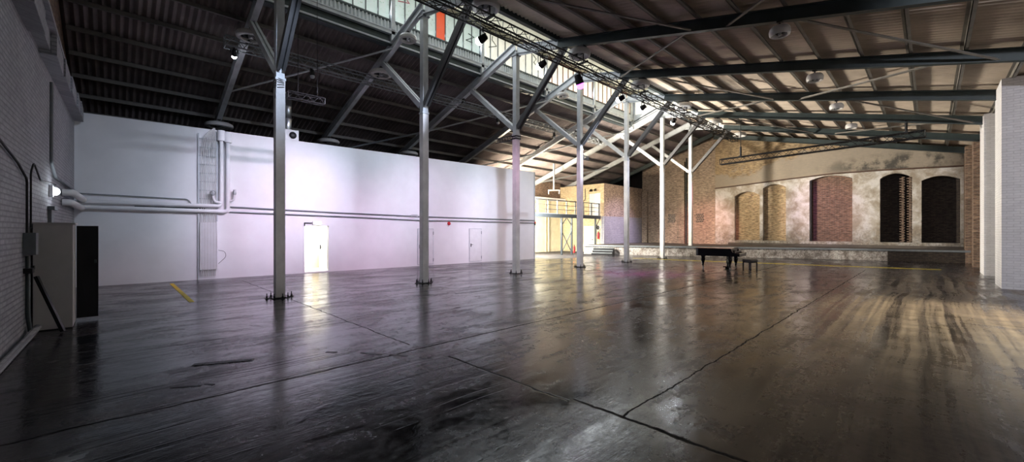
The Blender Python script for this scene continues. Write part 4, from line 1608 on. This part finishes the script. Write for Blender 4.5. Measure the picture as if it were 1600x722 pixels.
mb = MB().bx(-19.62, -19.52, RY - .04, RY + .04, 1.0, 1.05)
obj('door_handle', mb, M['black'], d)
mb = MB().bx(-19.92, -19.36, RY + .06, RY + .12, 3.0, 4.85)
d = struct('door_6', mb, M['offwhite'])
mb = MB().bx(-19.36, -18.80, RY + .04, RY + .10, 3.0, 4.85)
d = struct('door_7', mb, M['white'])
# gallery deck
t = thing('gallery', 'steel gallery with railing in front of the cream wall and the brick room', 'gallery', (-18.9, 24.0, 0))
obj('deck', MB().bx(-22.6, -18.75, 19.7, 28.4, 2.90, 3.0), M['steel_l'], t)
obj('edge_beam', MB().bx(-18.86, -18.74, 19.6, 28.38, 2.72, 2.98), M['rail'], t)
for y in [19.8 + j * 1.06 for j in range(9)]:
    obj('railing_post', MB().bx(-18.88, -18.80, y - .035, y + .035, 2.98, 4.0), M['rail'], t)
for z in (3.96, 3.62, 3.30):
    obj('rail', MB().bar((-18.84, 19.7, z), (-18.84, 28.32, z), .05 if z > 3.9 else .035, .06 if z > 3.9 else .035), M['rail'], t)
obj('rail', MB().bar((-18.84, 28.3, 3.96), (-18.84, 28.3, 2.98), .05, .05), M['rail'], t)
for y in (20.3, 23.4, 24.6, 25.5, 27.7):
    obj('support_post', MB().ibeam((-18.8, y, 0), (-18.8, y, 2.74), .11, .11, .015, .015), M['rail'], t)
for a, b in (((23.4, .15), (24.6, 1.75)), ((24.6, .15), (23.4, 1.75)), ((23.4, 2.15), (23.95, 2.7)), ((24.6, 2.15), (24.05, 2.7)), ((27.7, 2.0), (28.3, 2.7))):
    obj('cross_brace', MB().bar((-18.8, a[0], a[1]), (-18.8, b[0], b[1]), .04, .05), M['rail'], t)
# cream wall under and over the deck
mb = MB()
mb.bx(-22.9, -22.6, 24.6, RY, 0, 4.30)
struct('wall_gallery', mb, M['cream'])
mb = MB()
mb.bx(-22.9, -22.6, 17.0, 24.6, 0, 4.30)
struct('wall_gallery_green', mb, M['green_wall'])
mb = MB()
mb.bx(-23.2, -22.35, 17.0, RY, 4.30, 4.55)
struct('trim_11', mb, M['white'])
mb = MB()
mb.bx(-23.2, -22.95, 15.0, RY, 4.55, ls(-23.1) - .05)
struct('wall_gallery_upper', mb, M['brick_brown'])
for k, y in enumerate((25.9, 26.3)):
    pipe('riser_pipe', [(-22.5, y, .02), (-22.5, y, 4.28)], .04, M['cream'], ['first cream pipe climbing the wall behind the gallery posts', 'second cream pipe climbing the wall behind the gallery posts'][k], 'pipe', 'cream riser pipes')
# fire extinguishers, hose reel, notices
def extinguisher(x, y, z, label):
    t = thing('fire_extinguisher', label, 'fire extinguisher', (x, y, z), 'fire extinguishers')
    obj('cylinder_body', MB().lathe([(.08, 0), (.085, .02), (.085, .42), (.06, .50), (.03, .53)], (x, y, z), 16), M['red'], t, smooth=True)
    mb = MB()
    mb.lathe([(.03, .53), (.035, .56), (.02, .60)], (x, y, z), 10)
    mb.bar((x - .02, y, z + .60), (x + .12, y, z + .64), .025, .02)
    obj('valve', mb, M['black'], t)
    obj('hose', MB().tube(bend([(x + .03, y, z + .56), (x + .13, y, z + .5), (x + .10, y, z + .15)], .08), .012, 6), M['rubber'], t)


extinguisher(-20.15, 26.7, 0, 'red fire extinguisher standing on the floor beneath the gallery')
extinguisher(-18.95, RY - .1, 1.10, 'red fire extinguisher hung on the brick room front beside the white door')
t = thing('hose_reel', 'round hose reel on the brick room front above the wall extinguisher', 'hose reel', (-18.95, RY - .1, 1.9))
rm = Matrix.Translation((-18.95, RY - .02, 2.02)) @ Matrix.Rotation(pi / 2, 4, 'X')
obj('reel_rim', MB().lathe([(.19, 0), (.22, .02), (.22, .1), (.19, .12), (.17, .06)], (0, 0, 0), 22, close=True).xf(rm), M['offwhite'], t, smooth=True)
obj('reel_core', MB().lathe([(.15, .02), (.15, .10), (.05, .11), (.04, .12)], (0, 0, 0), 18).xf(rm), M['black'], t, smooth=True)
for k, x in enumerate((-19.62, -19.2)):
    t = thing('wall_lamp', ['small dark shade lamp over the gallery door, the wider one', 'small dark shade lamp at the corner side over the gallery door'][k], 'wall lamp', (x, RY, 5.0), 'shade lamps over the gallery door')
    obj('lamp_shade', MB().lathe([(.03, .2), (.06, .16), (.15 - .05 * k, .02), (.14 - .05 * k, .0)], (x, RY - .16, 5.02), 14), M['black'], t, smooth=True)
    obj('bracket', MB().tube([(x, RY, 5.2), (x, RY - .16, 5.22)], .02, 6), M['black'], t)
pipe('riser_pipe', bend([(-20.25, RY - .06, 5.3), (-20.25, RY - .06, 4.35), (-20.6, RY - .06, 4.2)], .1), .03, M['steel_d'], 'dark bent pipe on the brick room front above the gallery door')
# heater pole hung over the gallery
t = thing('hanging_bracket', 'pale pole with a small cross bracket hung from the roof above the gallery', 'hanging pole', (-20.1, 24.1, 4.85))
obj('pole', MB().bx(-20.15, -20.05, 24.05, 24.15, 4.85, ls(-20.1) - .03), M['steel_l'], t)
mb = MB()
mb.bar((-20.45, 23.8, 4.86), (-19.75, 24.4, 4.86), .09, .07)
mb.bar((-20.40, 23.84, 4.86), (-20.40, 23.84, 4.58), .05, .05)
mb.bar((-19.80, 24.36, 4.86), (-19.80, 24.36, 4.58), .05, .05)
obj('cross_bracket', mb, M['steel_l'], t)

# ------------------------------------------------------------------ grand piano and stool
PMX = Matrix.Translation((-5.90, 19.82, 0)) @ Matrix.Rotation(radians(5), 4, 'Z')
t = thing('grand_piano', 'black grand piano with closed lid on the dark floor before the platform', 'piano', (-6.8, 20.5, 0))
out = [(-.34, 0), (-2.22, 0), (-2.36, .06), (-2.44, .22), (-2.44, .48), (-2.34, .66), (-2.10, .80), (-1.75, .90), (-1.45, 1.03), (-1.15, 1.25), (-.90, 1.40), (-.62, 1.46), (-.34, 1.46)]
out = [(-.34 + (x + .34) * .745, y * .97) for x, y in out]
obj('case', MB().prism(out, .60, .93, 'z', PMX), M['piano'], t)
lid = [(x * 1.006 + .0, y * 1.012 - .008) for x, y in out]
obj('lid', MB().prism(lid, .932, .960, 'z', PMX), M['piano'], t)
mb = MB()
mb.bx(-.34, 0, 0, 1.416, .60, .70, PMX)
for y0 in (0, 1.356):
    mb.prism([(-.34, .70), (0.0, .70), (0.0, .745), (-.16, .755), (-.26, .79), (-.31, .85), (-.34, .93)], y0, y0 + .06, 'y', PMX)
obj('key_bed', mb, M['piano'], t)
mb = MB()
for k in range(52):
    y0 = .075 + k * .0246
    mb.bx(-.19, -.035, y0, y0 + .0236, .70, .735, PMX)
ky = obj('white_keys', mb, M['ivory'], t)
ky['kind'] = 'stuff'
mb = MB()
for k in range(51):
    if k % 7 in (0, 1, 3, 4, 5):
        y0 = .075 + (k + 1) * .0246 - .006
        mb.bx(-.19, -.09, y0, y0 + .012, .735, .748, PMX)
obj('black_keys', mb, M['piano'], t)['kind'] = 'stuff'
mb = MB()
mb.bx(-.24, -.20, .06, 1.356, .70, .84, PMX)
mb.bx(-.03, 0, .06, 1.356, .70, .73, PMX)
obj('fallboard', mb, M['piano'], t)
leg_prof = [(.105, .60), (.105, .54), (.075, .525), (.095, .50), (.105, .46), (.095, .40), (.070, .30), (.050, .22), (.06, .20), (.04, .18), (.034, .12), (.045, .10), (.02, .085)]
for x, y in ((-.42, .14), (-.42, 1.28), (-1.62, .36)):
    c = PMX @ Vector((x, y, 0))
    lg = obj('leg', MB().lathe([(r, z) for r, z in leg_prof], c, 14), M['piano'], t, smooth=True)
    mb = MB()
    mb.bx(c.x - .02, c.x + .02, c.y - .012, c.y + .012, .045, .10)
    mb.lathe([(.03, -.012), (.04, -.006), (.04, .006), (.03, .012)], (0, 0, 0), 12).xf(Matrix.Identity(4)) if False else None
    w_ = MB().lathe([(.03, -.012), (.04, -.006), (.04, .006), (.03, .012)], (0, 0, 0), 12).xf(Matrix.Translation((c.x + .015, c.y, .04)) @ Matrix.Rotation(pi / 2, 4, 'X'))
    mb.add(w_.v, w_.f)
    obj('caster', mb, M['alu'], lg)
mb = MB()
for dy in (-.14, .14):
    c = PMX @ Vector((-.60, .70 + dy, 0))
    mb.lathe([(.05, .60), (.065, .5), (.04, .42), (.07, .32), (.07, .25), (.045, .2), (.055, .12)], c, 10)
mb.bx(-.78, -.48, .50, .96, .07, .12, PMX)
mb.bx(-.70, -.56, .55, .91, .0, .07, PMX)
mb.bx(-.70, -.56, .60, .86, .40, .44, PMX)
ly = obj('pedal_lyre', mb, M['piano'], t, smooth=True)
for dy in (-.1, 0, .1):
    obj('pedal', MB().bx(-.50, -.36, .73 + dy - .018, .73 + dy + .018, .075, .09, PMX), M['alu'], ly)
t = thing('piano_stool', 'black padded four-legged stool in front of the piano keyboard', 'stool', (-5.60, 20.24, 0))
SMX = Matrix.Translation((-5.60, 20.24, 0)) @ Matrix.Rotation(radians(-24), 4, 'Z')
b_ = MB()
b_.prism([(-.21, .40), (.21, .40), (.22, .43), (.21, .47), (.17, .49), (-.17, .49), (-.21, .47), (-.22, .43)], -.21, .21, 'y', SMX)
obj('seat_cushion', b_, M['leather'], t)
obj('seat_frame', MB().bx(-.20, .20, -.20, .20, .345, .40, SMX), M['piano'], t)
for dx in (-1, 1):
    for dy in (-1, 1):
        obj('leg', MB().bx(dx * .185 - .02, dx * .185 + .02, dy * .185 - .02, dy * .185 + .02, 0, .345, SMX), M['piano'], t)

# ------------------------------------------------------------------ floor marks
def stripe(pts, wd, label):
    mb = MB()
    for a, b in zip(pts, pts[1:]):
        mb.bar((a[0], a[1], .004), (b[0], b[1], .004), wd, .006)
    tag(obj('floor_line', mb, M['yellow'], None, (pts[0][0], pts[0][1], 0)), label, 'floor line')


stripe([(-6.9, 25.2), (-3.4, 25.85), (.33, 26.75)], .17, 'yellow line on the floor in front of the platform, on the pillar side')
stripe([(-13.4, 24.0), (-10.2, 24.4), (-7.0, 25.15)], .13, 'faded yellow line on the floor behind the piano')
stripe([(-17.6, 1.38), (-12.7, 1.38)], .10, 'worn yellow line on the floor below the white wall near its dark end')
t = thing('floor_drain', 'dark slotted drain set in the floor ahead of the first column', 'drain', (-6.5, 1.02, 0))
mb = MB()
mb.bar((-6.72, .74, .003), (-6.42, 1.36, .003), .10, .006)
obj('frame', mb, M['black'], t)
mb = MB()
for k in range(9):
    u = k / 8
    c = Vector((-6.70 + .26 * u, .78 + .54 * u, .008))
    mb.bar(c + Vector((-.04, .02, 0)), c + Vector((.04, -.02, 0)), .018, .006)
obj('slat', mb, M['steel_d'], t)['kind'] = 'stuff'
for k, (x, y, a, L_) in enumerate(((-5.72, 2.55, .5, .34), (-5.35, 2.80, .5, .28), (-5.93, .46, 1.0, .30), (-5.80, .75, .6, .12), (-6.10, 2.2, .7, .16))):
    mb = MB().bar((x, y, .002), (x + L_ * cos(a), y + L_ * sin(a), .002), .05 if k != 3 else .03, .004)
    tag(obj('floor_plate', mb, M['black'], None, (x, y, 0)), ['longer dark metal strip let into the floor by the slab joint', 'shorter dark metal strip beside the crossing of the slab joints', 'dark jagged chip in the floor nearer the drain', 'tiny dark chip in the floor beside the jagged one', 'small dark strip in the floor between drain and slab joint'][k], 'floor chip')
